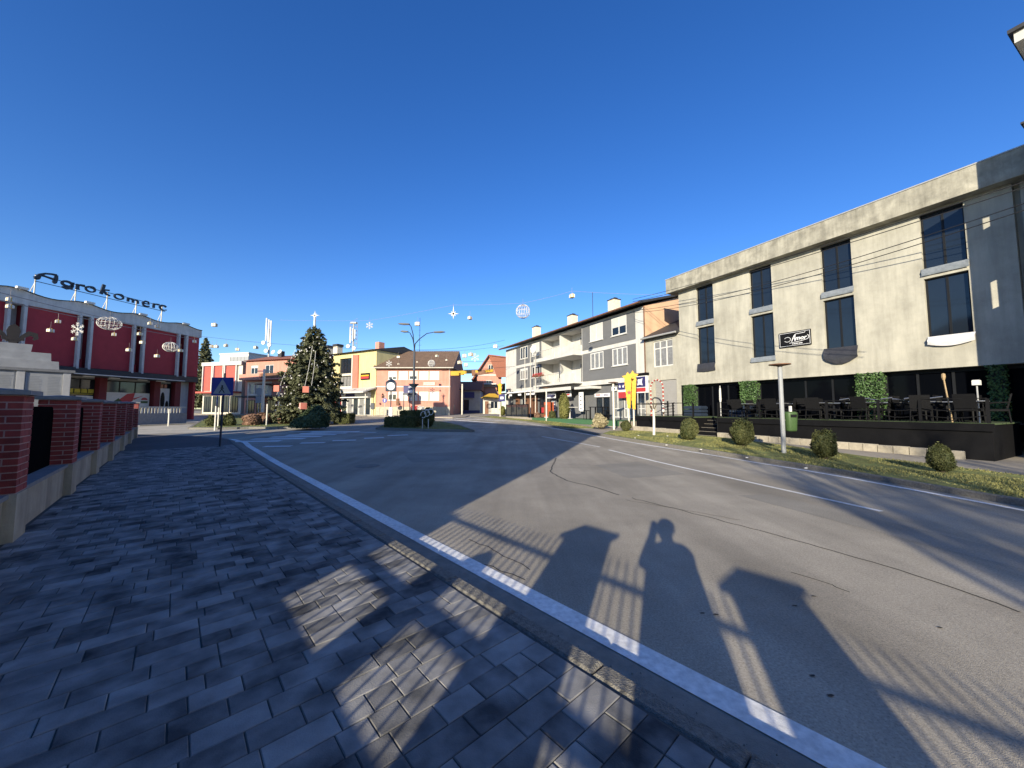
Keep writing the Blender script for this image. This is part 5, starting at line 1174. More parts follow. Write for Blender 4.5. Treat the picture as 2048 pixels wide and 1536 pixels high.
bush('tilted_bush', 'small clipped bush leaning on the verge beside the thin post', 1252, 862, 24, 21, M['leaf'], 2200, .05)
bush('dry_grass_clump', 'loose clump of dry brown grass on the verge', 1200, 857, 30, 27, M['palegrass'], 1700, .10, .3)
bush('cypress', 'yellowish green cypress shaped like a flame by the shops', 1129, 844, 23, 58, M['cypress'], 6500, .085, .1, cat='tree')
bush('small_bush', 'dark rounded shrub left of the cypress', 1104, 842, 18, 19, M['leaf'], 1800, .07)
for px, py, w, h, lab in ((1075, 839, 13, 14, 'brownish shrub near the flagpoles'), (1034, 835, 16, 20, 'olive shrub behind the flagpoles'), (1022, 834, 14, 21, 'olive shrub beside the farthest lamp post'), (1005, 832, 12, 20, 'pale olive shrub at the far end of the verge')):
    bush('small_bush', lab, px, py, w, h, M['cypress'] if 'olive' in lab else M['twig'], 1500, .09, .2)
bush('juniper', 'spreading dark juniper at the foot of the spruce', 625, 855, 74, 40, M['juniper'], 9000, .13, .3, .14)
for px, py, w, h, m, lab in ((424, 852, 30, 20, 'leaf', 'low dark shrub at the left tip of the median island'), (458, 851, 40, 22, 'leaf', 'wide dark shrub behind the crossing sign'), (500, 850, 48, 24, 'twig', 'brown leafless shrub in the median island row'), (530, 847, 36, 20, 'twig', 'dim brown shrub near the slim white pole'), (545, 845, 26, 18, 'leaf', 'green shrub between the brown shrubs of the island'), (570, 847, 34, 22, 'twig', 'reddish leafless shrub left of the juniper')):
    bush('island_shrub', lab, px, py, w, h, M[m], 2600, .11, .3, .14)
def hedge(lab, x0, x1, yb_, ytop, depth, m, n, leaf, off=.14, rz=0.0):
    a, c = T(x0, yb_, off), T(x1, yb_, off); L = (c - a).length; h = (yb_ - ytop) / FPX * a.y
    t = thing('box_hedge', lab, 'hedge', a, math.atan2(c.y - a.y, c.x - a.x)); N = []; P = []
    for ax, cnt in ((1, n), (2, n // 2), (0, n // 3)):
        u = rng.uniform(0, 1, (cnt, 3)) * np.array([L, depth, h]); nn = np.zeros((cnt, 3))
        if ax == 1: u[:, 1] = np.where(rng.random(cnt) < .75, 0, depth) ; nn[:, 1] = np.where(u[:, 1] == 0, -1, 1)
        if ax == 2: u[:, 2] = h; nn[:, 2] = 1
        if ax == 0: u[:, 0] = np.where(rng.random(cnt) < .5, 0, L); nn[:, 0] = np.where(u[:, 0] == 0, -1, 1)
        P.append(u + rng.normal(0, .04, (cnt, 3))); N.append(nn)
    tag(put('foliage', leaf_mesh('foliage', np.concatenate(P), np.concatenate(N), leaf, m, 1.6, .6), t), kind='stuff')
    MB().box(.08, L - .08, .08, depth - .08, -.05, h - .1).build('core', M['bark'], t); return t
hedge('low clipped box hedge right of the juniper', 668, 697, 846, 829, 1.2, M['leaf'], 2600, .10)
hedge('low dark box hedge at the left of the traffic island', 770, 830, 855, 836, 2.2, M['leaf'], 5000, .085)
hedge('higher dark box hedge behind the low one on the traffic island', 800, 842, 848, 823, 1.2, M['leaf'], 3600, .085)
rh = bush('round_hedge', 'tall dark rounded hedge with a white light swirl on the traffic island', 857, 855, 27, 40, M['leaf'], 5200, .085, .08, .14, cat='hedge')
p = T(852, 857, .14); t = thing('swirl_light', 'white wire scroll light standing before the rounded hedge', 'light ornament', p)
b = MB(); b.tube([(-.25, 0, 0), (-.25, 0, .65)], .025, 5); b.tube([(.15, 0, 0), (.15, 0, .65)], .025, 5)
for k in range(3): b.tube([(x, 0, z) for x, z in arc(-.2 + .25 * k, .95 + .1 * k, .18, .22, 200, -120, 10)], .025, 5)
b.tube([(-.35, 0, 1.3), (.4, 0, 1.3)], .025, 5); b.build('wire_scroll', M['decor'], t)
p = T(832, 838, .14); t = thing('yellow_planter', 'yellow round planter with red and white flowers behind the hedges', 'planter', p); b = MB(); b.lathe([(.22, 0), (.3, .85), (.34, .9)], (0, 0, 0), 14); b.build('pot', M['yellowbox'], t)
for m, dx in (('red', -.12), ('decor', .45)):
    P, d = ball_points(400, .42, .35, .26, .5, .2); P += np.array([dx, 0, 1.15]); tag(put('flowers', leaf_mesh('flowers', P, d, .11, M[m], 1.3, .6), t), kind='stuff')

# ================================================================== STREET FURNITURE
p = T(438, 893, .15); t = thing('crossing_sign', 'blue square pedestrian crossing sign on a dark post at the sidewalk end', 'sign', p, R_(4))
zc = at(441, 773, p.y).z - p.z; b = MB(); b.tube([(0, .04, -.1), (.06, .04, zc + .55)], .035, 8); b.build('post', M['lamp_b'], t)
MB().box(-.40, .44, -.02, .0, zc - .37, zc + .37).build('plate', M['signblue'], t)
b = MB(); b.prism([(-.33, -.021, zc - .30), (.37, -.021, zc - .30), (.02, -.021, zc + .32)], (0, -.004, 0)); b.build('triangle', M['signback'], t)
b = MB(); y = -.026
stroke(b, arc(.02, zc + .02, .022, .022, 0, 360, 8), .03, .004, y); stroke(b, [(.02, zc - .01), (.01, zc - .12)], .05, .004, y); stroke(b, [(.01, zc - .11), (.07, zc - .18), (.11, zc - .26)], .03, .004, y); stroke(b, [(.01, zc - .11), (-.04, zc - .18), (-.09, zc - .26)], .03, .004, y); stroke(b, [(.02, zc - .03), (-.06, zc - .08)], .02, .004, y); stroke(b, [(.02, zc - .03), (.09, zc - .09)], .02, .004, y); b.build('walking_figure', M['black'], t)
b = MB(); zr = at(432, 803, p.y).z - p.z; b.lathe([(.235, 0), (.235, .02)], (0, 0, 0), 24); rs = b.build('round_plate', M['signblue'], t, loc=(-.14, -.02, zr), rot=(R_(90), 0, R_(-52)))
b = MB(); b.box(-.14, .05, -.035, .035, .021, .026); b.prism([(.04, -.1, .021), (.17, 0, .021), (.04, .1, .021)], (0, 0, .005)); b.build('arrow', M['signwhite'], rs)
def pole(name, lab, cat, px, py, ptop, r, m, grp=None, off=.1, r1=None, Yd=None):
    p = T(px, py, off) if Yd is None else Vector((at(px, py, Yd).x, Yd, H(Yd)))
    h = at(px, ptop, p.y).z - p.z; t = thing(name, lab, cat, p, 0, grp); b = MB(); b.tube([(0, 0, -.1), (0, 0, h)], r, 10, r1); b.build('shaft', m, t); return t, h, p
# flat topped street lamps on the verge
for k, (px, py, pt, lab) in enumerate(((1568, 906, 731, 'flat topped concrete lamp post nearest the camera with a green bin'), (1228, 858, 766, 'flat topped lamp post before the star fascia'), (1093, 842, 776, 'flat topped lamp post left of the cypress'), (1018, 833, 780, 'farthest flat topped lamp post by the black framed sign'))):
    t, h, p = pole('street_lamp', lab, 'street lamp', px, py, pt, .072 if k == 0 else .07, M['postw'] if k else M['signback'], 'flat topped lamps along the verge', .12)
    b = MB(); b.lathe([(.05, h - .05), (.12, h - .02), (.34, h + .02), (.34, h + .05), (.05, h + .08)], (0, 0, 0), 20); b.build('lamp_head', M['wood'], t)
    if k == 0:
        p0 = p
        MB().box(.09, .18, -.02, .02, 1.15, 1.2).build('bracket', M['steel'], t)
bn = thing('litter_bin', 'green plastic litter bin hung on the nearest lamp post', 'bin', (p0.x + .28, p0.y - .02, p0.z + .78), 0)
b = MB()
n = 12; vs = []; rings = [(.15, 0), (.17, .05), (.2, .60), (.2, .66), (.14, .70)]
for r, z in rings:
    for k in range(n): a = 6.283 * k / n; vs.append((r * math.copysign(abs(math.cos(a)) ** .6, math.cos(a)), .8 * r * math.copysign(abs(math.sin(a)) ** .6, math.sin(a)), z))
b.add(vs, [(i * n + k, i * n + (k + 1) % n, (i + 1) * n + (k + 1) % n, (i + 1) * n + k) for i in range(4) for k in range(n)] + [tuple(range(n - 1, -1, -1)), tuple(range(4 * n, 5 * n))]); b.build('body', M['bin'], bn, True)
MB().box(-.1, .1, -.175, -.15, .5, .6).build('opening', M['black'], bn)
MB().box(-.14, -.06, -.17, -.12, .7, .9).build('notice', M['decor'], bn)
p = T(1308, 870, .12); t = thing('cut_sapling', 'pale trunk of a small pollarded tree before the terrace end', 'tree', p); b = MB(); b.tube([(0, 0, -.05), (.02, 0, .9), (0, 0, 1.45)], .075, 8, .055); b.build('trunk', M['postw'], t)
for k, (dx, dz) in enumerate(((-.3, .55), (.05, .65), (.32, .5), (-.15, .3))): b = MB(); b.tube([(0, 0, 1.3), (dx * .6, .05 * k, 1.3 + dz * .7), (dx, .1, 1.3 + dz)], .035, 5, .012); b.build('branch', M['bark'], t)
for k, (px, lab) in enumerate(((1050, 'leftmost of three slim white flagpoles'), (1061, 'middle of three slim white flagpoles'), (1071, 'rightmost of three slim white flagpoles'))):
    t, h, p = pole('flagpole', lab, 'flagpole', px, 838, 700, .045, M['postw'], 'flagpoles before the grey building', .1, .025); b = MB(); b.sphere((0, 0, h + .05), .06, 8, 5); b.build('finial', M['steel'], t)
    b = MB(); b.tube([(.07, -.02, 1.0), (.06, -.02, h - .1)], .008, 4); b.build('halyard', M['wire_l'], t)
# triple arm lamp
Yl = 34.0; q = at(827, 800, Yl); t = thing('triple_street_lamp', 'tall dark street lamp with three curved arms on the traffic island', 'street lamp', (q.x, Yl, H(Yl) + .1))
zz = lambda py: at(827, py, Yl).z - H(Yl) - .1
b = MB(); b.tube([(0, 0, 0), (0, 0, zz(700))], .13, 10, .09); b.tube([(0, 0, 0), (0, 0, .5)], .2, 10); b.build('mast', M['lamp_b'], t)
for (px, py, bx) in ((817, 648, -.1), (814, 663, -.1), (870, 664, .1)):
    e = at(px, py, Yl); x, z = e.x - q.x, e.z - H(Yl) - .1; z0 = zz(694)
    b = MB(); b.tube([(0, 0, z0 - .3), (bx * .6, 0, z0 + .3), (x * .25, 0, z0 + (z - z0) * .55), (x * .6, 0, z0 + (z - z0) * .9), (x, 0, z)], .055, 6, .035); a_ = b.build('arm', M['lamp_b'], t)
    s = 1 if x > 0 else -1; ln = .95 if px != 814 else .6
    b = MB(); b.prism([(x - s * .1, -.16, z + .03), (x + s * ln * .7, -.16, z + .08), (x + s * ln, -.16, z + .0), (x + s * ln * .5, -.16, z - .08), (x - s * .1, -.16, z - .06)], (0, .32, 0)); b.build('lamp_head', M['lamp_b'], a_)
z = zz(768); b = MB(); b.lathe([(.14, z - .5), (.2, z - .3), (.5, z), (.1, z + .02)], (0, 0, 0), 12); b.build('collar_lamp', M['lamp_b'], t)
# clock
q = T(781, 833, .1); zc = at(781, 773, q.y).z - q.z; t = thing('street_clock', 'dark cube street clock with white dial on a post before the coral building', 'clock', q, R_(12))
b = MB(); b.tube([(0, 0, 0), (0, 0, zc - .6)], .07, 8); b.build('post', M['lamp_b'], t); MB().box(-.22, .22, -.22, .22, 0, 1.2).build('pedestal', M['signwhite'], t)
MB().cbox(-.62, .62, -.62, .62, zc - .62, zc + .62, .08).build('case', M['lamp_b'], t); b = MB(); b.lathe([(.25, 0), (.6, .02), (.3, .25), (.05, .4)], (0, 0, zc + .62), 8); b.build('roof', M['lamp_b'], t)
b = MB(); b.lathe([(.5, 0), (.5, .02)], (0, 0, 0), 28); d_ = b.build('dial', M['signwhite'], t, loc=(.02, -.622, zc), rot=(R_(90), 0, 0))
b = MB()
for k in range(12): a = k * math.pi / 6; b.obox((.42 * math.cos(a), .42 * math.sin(a), .025), (.05 * math.cos(a), .05 * math.sin(a), 0), (-.012 * math.sin(a), .012 * math.cos(a), 0), (0, 0, .004))
b.obox((.1, .1, .03), (.14, .14, 0), (-.015, .015, 0), (0, 0, .004)); b.obox((.0, .18, .03), (0, .2, 0), (.012, 0, 0), (0, 0, .004)); b.build('hands', M['black'], d_)
# information board
q = T(818, 834, .1); zc = at(818, 783, q.y).z - q.z; t = thing('information_board', 'blue and white street name board on thin posts beside the triple lamp', 'sign', q)
for x in (-.7, .05): b = MB(); b.tube([(x, 0, 0), (x, 0, zc)], .05, 6); b.build('post', M['lamp_b'], t)
MB().box(-.75, .75, -.06, .06, zc - .2, zc + .75).build('board', M['navy'], t); MB().box(-.15, .75, -.08, -.061, zc - .15, zc + .2).build('white_field', M['signwhite'], t); MB().box(-.15, .75, -.08, -.061, zc + .52, zc + .6).build('white_line', M['signwhite'], t); MB().box(-.8, .85, -.1, .1, zc - .42, zc - .22).build('lower_bar', M['lamp_b'], t)
b = MB(); b.lathe([(.06, zc - .8), (.4, zc - .45), (.06, zc - .43)], (.05, 0, 0), 10); b.build('lamp_shade', M['steel'], t)
# waste bin, round blue sign, small posts around the square
q = T(745, 832, .1); t = thing('waste_bin', 'dark waste bin on a post before the yellow building', 'bin', q); b = MB(); b.tube([(0, 0, 0), (0, 0, .9)], .04, 6); b.build('post', M['steel'], t); MB().cbox(-.22, .22, -.18, .18, .9, 1.75, .03).build('body', M['lamp_b'], t)
q = T(769, 832, .1); zc = at(769, 801, q.y).z - q.z; t = thing('mandatory_sign', 'small round blue road sign with a white arrow left of the clock', 'sign', q); b = MB(); b.tube([(0, 0, 0), (0, 0, zc + .9)], .03, 6); b.build('post', M['steel'], t); b = MB(); b.lathe([(.32, 0), (.32, .03)], (0, 0, 0), 20); d_ = b.build('plate', M['signblue'], t, loc=(0, -.05, zc), rot=(R_(90), 0, 0)); b = MB(); b.box(-.05, .05, -.2, .1, .031, .04); b.prism([(-.13, .06, .031), (.13, .06, .031), (0, .24, .031)], (0, 0, .009)); b.build('arrow', M['signwhite'], d_)
b = MB(); b.box(-.45, -.05, -.03, .0, zc + .35, zc + .6); b.prism([(-.5, -.03, zc + .7), (-.05, -.03, zc + .62), (-.3, -.03, zc + 1.0)], (0, .03, 0)); b.build('direction_plate', M['black'], t)
q = T(795, 832, .1); zc = at(795, 806, q.y).z - q.z; t = thing('traffic_signal', 'small dark signal box on a post right of the clock', 'signal', q); b = MB(); b.tube([(0, 0, 0), (0, 0, zc)], .03, 6); b.build('post', M['steel'], t); MB().cbox(-.2, .2, -.12, .12, zc - .35, zc + .6, .02).build('box', M['wood'], t)
t, h, p = pole('utility_pole', 'thick pale concrete utility pole left of the Christmas tree', 'pole', 525, 825, 738, .22, M['postw'], None, .1, .14, 50); MB().box(-.9, .9, -.08, .08, h - .35, h - .22).build('crossarm', M['steel'], t)
t, h, p = pole('sign_post', 'thin post with octagonal sign seen from behind by the dark arcade', 'sign', 517, 827, 779, .05, M['steel'], None, .1, None, 52)
b = MB(); b.lathe([(.55, 0), (.55, .03)], (0, 0, 0), 8); b.build('octagon_plate', M['signback'], t, loc=(0, -.06, h - .3), rot=(R_(90), R_(22.5), 0)); MB().box(-.45, .45, -.08, -.05, h - 1.9, h - .95).build('square_plate', M['signback'], t)
for px, py, pt, Yd, lab in ((494, 827, 780, 52, 'slim pale post between the crossing sign and the pole'), (457, 830, 762, 48, 'pale post directly behind the crossing sign'), (533, 849, 808, 29, 'slim white pole standing in the island hedge'), (430, 854, 812, 25.5, 'leaning white marker post left of the crossing sign'), (436, 851, 815, 28, 'short white marker post beside the leaning one'), (337, 846, 818, 30, 'short white post on the sunlit lot by the balustrade')):
    pole('marker_post', lab, 'post', px, py, pt, .05, M['postw'], None, .1, None, Yd)
for px, lab in ((551, 'white bollard furthest left by the spruce'), (556, 'taller white bollard by the spruce'), (561, 'white bollard nearest the spruce trunk')): pole('bollard', lab, 'bollard', px, 829, 808 if px != 556 else 783, .07, M['postw'], None, .1, None, 50)
t, h, p = pole('banner_post', 'pale post carrying the amber street banner', 'post', 924, 830, 768, .12, M['postw'], None, .1, None, 56)
# amber banner across the side street
a, c = at(901, 742, 50), at(987, 741, 47); t = thing('street_banner', 'amber and black banner strung across the side street', 'banner', a, math.atan2(c.y - a.y, c.x - a.x)); L = (c - a).length
def strip(name, u0, u1, z0, z1, m, sag):
    vs = []; n = 8
    for i in range(n + 1):
        s = i / n; u = (u0 + (u1 - u0) * s) * L; y = .12 * math.sin(s * 5 + u0 * 9); dz = -sag * math.sin(math.pi * s)
        vs += [(u, y, z0(s) + dz), (u, y, z1(s) + dz), (u, y + .03, z1(s) + dz), (u, y + .03, z0(s) + dz)]
    fs = []
    for i in range(n):
        for k in range(4): fs.append((i * 4 + k, i * 4 + (k + 1) % 4, i * 4 + 4 + (k + 1) % 4, i * 4 + 4 + k))
    MB().add(vs, fs).build(name, m, t)
strip('amber_cloth', 0, .40, lambda s: -.62 + .3 * max(0, s - .6), lambda s: -.02 - .5 * max(0, s - .75), M['banner'], .02)
strip('dark_cloth', .30, .52, lambda s: -.48, lambda s: -.0, M['black'], .01)
strip('brown_cloth', .52, 1.0, lambda s: -.85 + .35 * s, lambda s: -.02, M['wood'], .02)
strip('amber_stripe', .60, 1.0, lambda s: -.40, lambda s: -.10, M['banner'], .02)
b = MB(); b.tube([(-1.5, 0, .1), (L * .5, 0, .02), (L + 3, 0, .12)], .02, 5); b.build('cable', M['wire'], t)
# amber shooting star ornaments on posts
for k, (px, py, y0, y1, lab, sc) in enumerate(((1258, 857, 745, 812, 'tall amber tinsel star ornament on the left post by the box sign', 1.0), (1268, 856, 742, 814, 'tall amber tinsel star ornament half hidden behind the box sign', 1.0), (1000, 834, 765, 800, 'amber tinsel star ornament on the far post by the gabled house', .9))):
    p = T(px, py, .1); zt, zl = at(px, y0, p.y).z - p.z, at(px, y1, p.y).z - p.z; t = thing('star_ornament', lab, 'ornament', p, R_(-25), 'amber star ornaments on posts')
    b = MB(); b.tube([(0, .05, 0), (0, .05, zt - .3)], .06, 8); b.build('post', M['postw'], t); w = (zt - zl)
    b = MB(); star(b, 0, zt - .38, .42 * sc, 0, 5, .1, .55); b.build('star', M['amber'], t); b = MB(); n = 7
    for j in range(n): z = zt - .7 - (w - .8) * j / (n - 1); b.prism([(-.24 + .03 * j, 0, z - .24), (.20 - .01 * j, 0, z - .28), (.26 - .02 * j, 0, z + .1), (-.18 + .02 * j, 0, z + .14)], (0, -.09 - .012 * (j % 2), 0))
    tag(b.build('tail', M['amber'], t), kind='stuff')
    if k == 0: b = MB(); star(b, .08, zl + .95, .17, -.12, 5, .03); b.build('red_bow', M['red'], t)
    if k == 2: MB().box(-.1, .75, -.14, -.08, zl - .2, zl + .7).build('blue_plate', M['navy'], t); MB().box(.1, .55, -.16, -.141, zl + .1, zl + .4).build('plate_mark', M['signwhite'], t)
# pedestrian in a beige coat by the corner of the coral building
def figure(name, lab, loc, rz, mats, joints, edges, rad, extra=None):
    t = thing(name, lab, 'person', loc, rz); me = bpy.data.meshes.new('body'); me.from_pydata(joints, edges, []); o = put('body', me)
    md = o.modifiers.new('s', 'SKIN'); o.modifiers.new('u', 'SUBSURF').levels = 1
    for i, r in enumerate(rad): v = me.skin_vertices[0].data[i]; v.radius = (r, r * .8) if isinstance(r, float) else r; v.use_root = (i == 0)
    bpy.context.view_layer.update(); dg = bpy.context.evaluated_depsgraph_get(); m2 = bpy.data.meshes.new_from_object(o.evaluated_get(dg)); bpy.data.objects.remove(o)
    m2.materials.clear(); m2.materials.append(mats); m2.polygons.foreach_set('use_smooth', [True] * len(m2.polygons)); put('body', m2, t); return t
def body(arms):
    J = [(0, 0, .95), (0, 0, 1.15), (0, 0, 1.38), (0, 0, 1.50), (0, .02, 1.60), (0, .02, 1.72)]; E = [(0, 1), (1, 2), (2, 3), (3, 4), (4, 5)]; Rd = [.17, .17, (.21, .13), .065, .09, .085]
    for sx, sp in ((-1, .1), (1, -.12)):
        b0 = len(J); J += [(sx * .10, 0, .86), (sx * .11, sp * .5, .48), (sx * .12, sp, .08), (sx * .13, sp + .13, .04)]; E += [(0, b0), (b0, b0 + 1), (b0 + 1, b0 + 2), (b0 + 2, b0 + 3)]; Rd += [.10, .068, .048, .04]
    for sx in (-1, 1):
        b0 = len(J); J += [(sx * .20, 0, 1.40)] + [(sx * x, y, z) for x, y, z in arms[0 if sx < 0 else 1]]; E += [(2, b0)] + [(b0 + i, b0 + i + 1) for i in range(len(arms[0]))]; Rd += [.075, .055, .042, .035][:len(arms[0]) + 1]
    return J, E, Rd
p = T(906, 829, .1); J, E, Rd = body((((.24, 0, 1.15), (.22, .1, .92), (.21, .14, .82)), ((.25, -.02, 1.15), (.24, .06, .9), (.23, .1, .8))))
pt_ = figure('person', 'person in a beige coat walking past the corner of the coral building', p, R_(200), M['coat'], J, E, Rd)
b = MB(); b.sphere((0, .0, 1.72), .115, 12, 8); b.build('hair', M['hair'], pt_, True)

# ================================================================== CABLES AND HANGING LIGHTS
def cable(lab, P, sag, r, m, grp=None, name='overhead_cable'):
    pts = []
    for a, c in zip(P, P[1:]):
        n = 14
        for i in range(n): s = i / n; q = Vector(a).lerp(Vector(c), s); q.z -= sag * 4 * s * (1 - s); pts.append(q)
    pts.append(Vector(P[-1])); o = pts[0].copy(); b = MB(); b.tube([p - o for p in pts], r, 5)
    tag(b.build(name, m, None, loc=o), lab, 'cable', grp)
cable('upper pale cable running past the red store', [at(-60, 570, 17), at(398, 676, 40.5)], .15, .018, M['wire_l'])
cable('lower pale cable running past the red store', [at(-60, 588, 17), at(398, 680, 40.0)], .12, .022, M['wire_l'])
cable('thin cable from the red store towards the triple lamp', [at(398, 672, 40.5), at(826, 700, 34), at(1008, 691, 47)], .3, .012, M['wire'])
cable('upper cable slanting along the concrete building front', [RF.w(-3.4, -.9, 10.2), RF.w(16, -2.2, 9.0)], .25, .017, M['wire'])
cable('second cable slanting along the concrete building front', [RF.w(-3.4, -.9, 10.0), RF.w(16, -2.3, 8.8)], .3, .017, M['wire'])
cable('low cable crossing before the concrete building', [RF.w(-3.4, -.9, 9.3), RF.w(15.8, -6.5, 6.9)], .5, .014, M['wire'])
cable('lowest cable crossing before the concrete building', [RF.w(-3.4, -.9, 9.15), RF.w(15.8, -6.6, 6.7)], .55, .014, M['wire'])
cable('cable from the triple lamp over the side street', [at(828, 700, 34), at(1010, 680, 45)], .3, .014, M['wire'])
cable('dark double cable over the side street gap', [at(905, 722, 52), at(1008, 722, 47)], .1, .02, M['wire'])
cable('support cable of the lights high over the square', [at(560, 640, 36), at(739, 641, 34), at(907, 610, 30), at(1046, 606, 28), at(1144, 582, 26), at(1335, 590, 24.9)], .05, .008, M['wire_l'])
def hang(t, z0, l): b = MB(); b.tube([(0, 0, z0), (0, 0, z0 + l)], .008, 4); b.build('hanger', M['wire_l'], t)
def gift(px, py, Yd, s, lab, grp, rz):
    s *= .66
    p = at(px, py, Yd); t = thing('gift_box_light', lab, 'gift ornament', p, rz, grp); MB().cbox(-s, s, -s * .8, s * .8, -s * .75, s * .75, .03).build('box', M['decor'], t)
    b = MB(); b.box(-s * 1.02, s * 1.02, -s * .2, s * .2, -s * .77, s * .77); b.box(-s * .2, s * .2, -s * .82, s * .82, -s * .775, s * .775); b.build('ribbon', M['gold'], t)
    b = MB()
    for k in (-1, 1): b.tube([(0, 0, s * .77), (k * s * .5, 0, s * 1.15), (k * s * .65, 0, s * .9), (0, 0, s * .78)], s * .08, 4)
    b.build('bow', M['gold'], t); hang(t, s * .8, .5)
G1 = 'gift box lights before the red store'
for (px, py), lab in zip(((20, 599), (20, 613), (116, 643), (101, 661), (150, 678), (228, 669), (258, 700), (280, 668), (285, 685), (316, 653), (300, 647), (314, 712), (389, 683), (361, 701)), (
        'upper of two white gift box lights at the left edge', 'lower of two white gift box lights at the left edge', 'white gift box light high on the first full red panel', 'white gift box light just below the one high on the first red panel',
        'white gift box light under the large snowflake', 'white gift box light just under the larger ball light', 'white gift box light low before the second red panel', 'upper white gift box light between the second fin pair', 'lower white gift box light between the second fin pair',
        'right one of two gift box lights at the top of the third red panel', 'left one of two gift box lights at the top of the third red panel', 'white gift box light low before the third red panel', 'white gift box light before the last narrow red panel', 'white gift box light just right of the smaller ball light')):
    gift(px, py, 21 + 15 * px / 390, .2 + .05 * px / 390, lab, G1, px * .7)
G2 = ('white gift box light hanging against the sky beyond the red store', 'gift box lights against the left sky')
for k, (px, py) in enumerate(((429, 650), (424, 693), (433, 693), (452, 691), (475, 699), (512, 695))): gift(px, py, 36, .3 if k == 0 else .24, ('highest white gift box light in the sky beside the red store', 'left box of a pair in the sky above the slim spruce', 'right box of a pair in the sky above the slim spruce', 'white gift box light above the faded red panels', 'white gift box light above the pale roof block', 'white gift box light left of the tall mast')[k], G2[1], k * .9)
for k, (px, py, Yd, s, lab) in enumerate(((835, 648, 33, .3, 'white gift box light high beside the triple lamp head'), (940, 636, 31, .24, 'pale gift box light in open sky right of the star'), (1144, 592, 26, .26, 'white and tan gift box light high above the grey building roof'), (991, 693, 40, .32, 'white gift box light near the corner of the grey building'))): gift(px, py, Yd, s, lab, None, k)
G3 = ('white gift box light hanging before the brown tiled roof', 'gift box lights before the brown roof')
for k, (px, py) in enumerate(((797, 714), (874, 712), (834, 724), (893, 720), (797, 728))): gift(px, py, 44, .25 if k < 2 else .15, ('white gift box light at the left of the brown roof', 'bright gift box light high on the right of the brown roof', 'small gift box light behind the triple lamp mast', 'small gift box light at the right end of the brown roof', 'small gift box light low on the left of the brown roof')[k], G3[1], k)
G4 = ('white gift box light in the bright cluster over the side street', 'gift box lights over the side street')
for k, (px, py) in enumerate(((929, 712), (920, 725), (932, 730), (942, 709))): gift(px, py, 44, .36, ('upper left box of the bright cluster over the side street', 'lowest left box of the bright cluster over the side street', 'lowest box of the cluster above the amber banner', 'box of the cluster nearest the bright snowflake')[k], G4[1], k * .8)
def ball(px, py, Yd, wpx, lab, flat=1.0):
    p = at(px, py, Yd); r = wpx / 2 / FPX * Yd; t = thing('hoop_ball_light', lab, 'ball ornament', p); b = MB(); n = 9
    for k in range(n):
        a = math.pi * k / n; b.tube([(r * math.cos(q) * math.cos(a), r * math.cos(q) * math.sin(a), r * flat * math.sin(q)) for q in np.linspace(0, 6.283, 25)], .014 if Yd < 30 else .02, 4)
    for zz_ in (-.6, 0, .6): b.tube([(r * math.sqrt(1 - zz_ ** 2) * math.cos(q), r * math.sqrt(1 - zz_ ** 2) * math.sin(q), r * flat * zz_) for q in np.linspace(0, 6.283, 21)], .018, 4)
    tag(b.build('wire_hoops', M['decor'], t), kind='stuff'); hang(t, r * flat, .45)
ball(219, 647, 27, 36, 'larger white wire ball light before the red store', .72); ball(341, 694, 34, 24, 'smaller white wire ball light before the last red panel', .8)
ball(1046, 623, 28, 28, 'white wire ball light high in the open sky', 1.02); ball(863, 727, 44, 14, 'small wire ball light before the brown tiled roof')
def flake(px, py, Yd, wpx, lab, rays=6, star_=False):
    p = at(px, py, Yd); r = wpx / 2 / FPX * Yd; t = thing('star_light' if star_ else 'snowflake_light', lab, 'star ornament' if star_ else 'snowflake ornament', p); b = MB(); th = .018 + r * .014
    for k in range(rays):
        a = math.pi / 2 + 2 * math.pi * k / rays; l = r * (1.5 if star_ and k == 0 else (.95 if star_ and k % 2 == 0 else (.6 if star_ else 1))); e = Vector((math.cos(a), 0, math.sin(a)))
        if star_:
            pr = Vector((-e.z, 0, e.x)) * r * .12; b.prism([e * 0 - pr, e * l, pr], (0, -.08, 0)); continue
        b.tube([e * 0, e * l], th, 4)
        for f in (.45, .72):
            for s in (-1, 1): a2 = a + s * .9; b.tube([e * l * f, e * l * f + Vector((math.cos(a2), 0, math.sin(a2))) * l * .3], th * .8, 4)
    b.build('wire_star' if star_ else 'wire_flake', M['decor'], t); hang(t, r, .4)
flake(155, 658, 24, 28, 'white snowflake light before the first red panel'); flake(739, 651, 34, 15, 'faint snowflake light high in the sky right of the spruce'); flake(778, 727, 44, 13, 'small snowflake light before the brown roof left end'); flake(950, 715, 44, 18, 'bright snowflake light over the side street')
flake(907, 628, 30, 24, 'white eight pointed star light high above the coral building', 8, True)

# ================================================================== BEHIND THE CAMERA: what casts the long shadows
HC = Vector((-4.45, -3.0, 0)); ha = math.atan2(SD.y, SD.x)
t = thing('corner_house', 'plain rendered house behind the fence on the left, outside the picture', 'building', HC, ha)
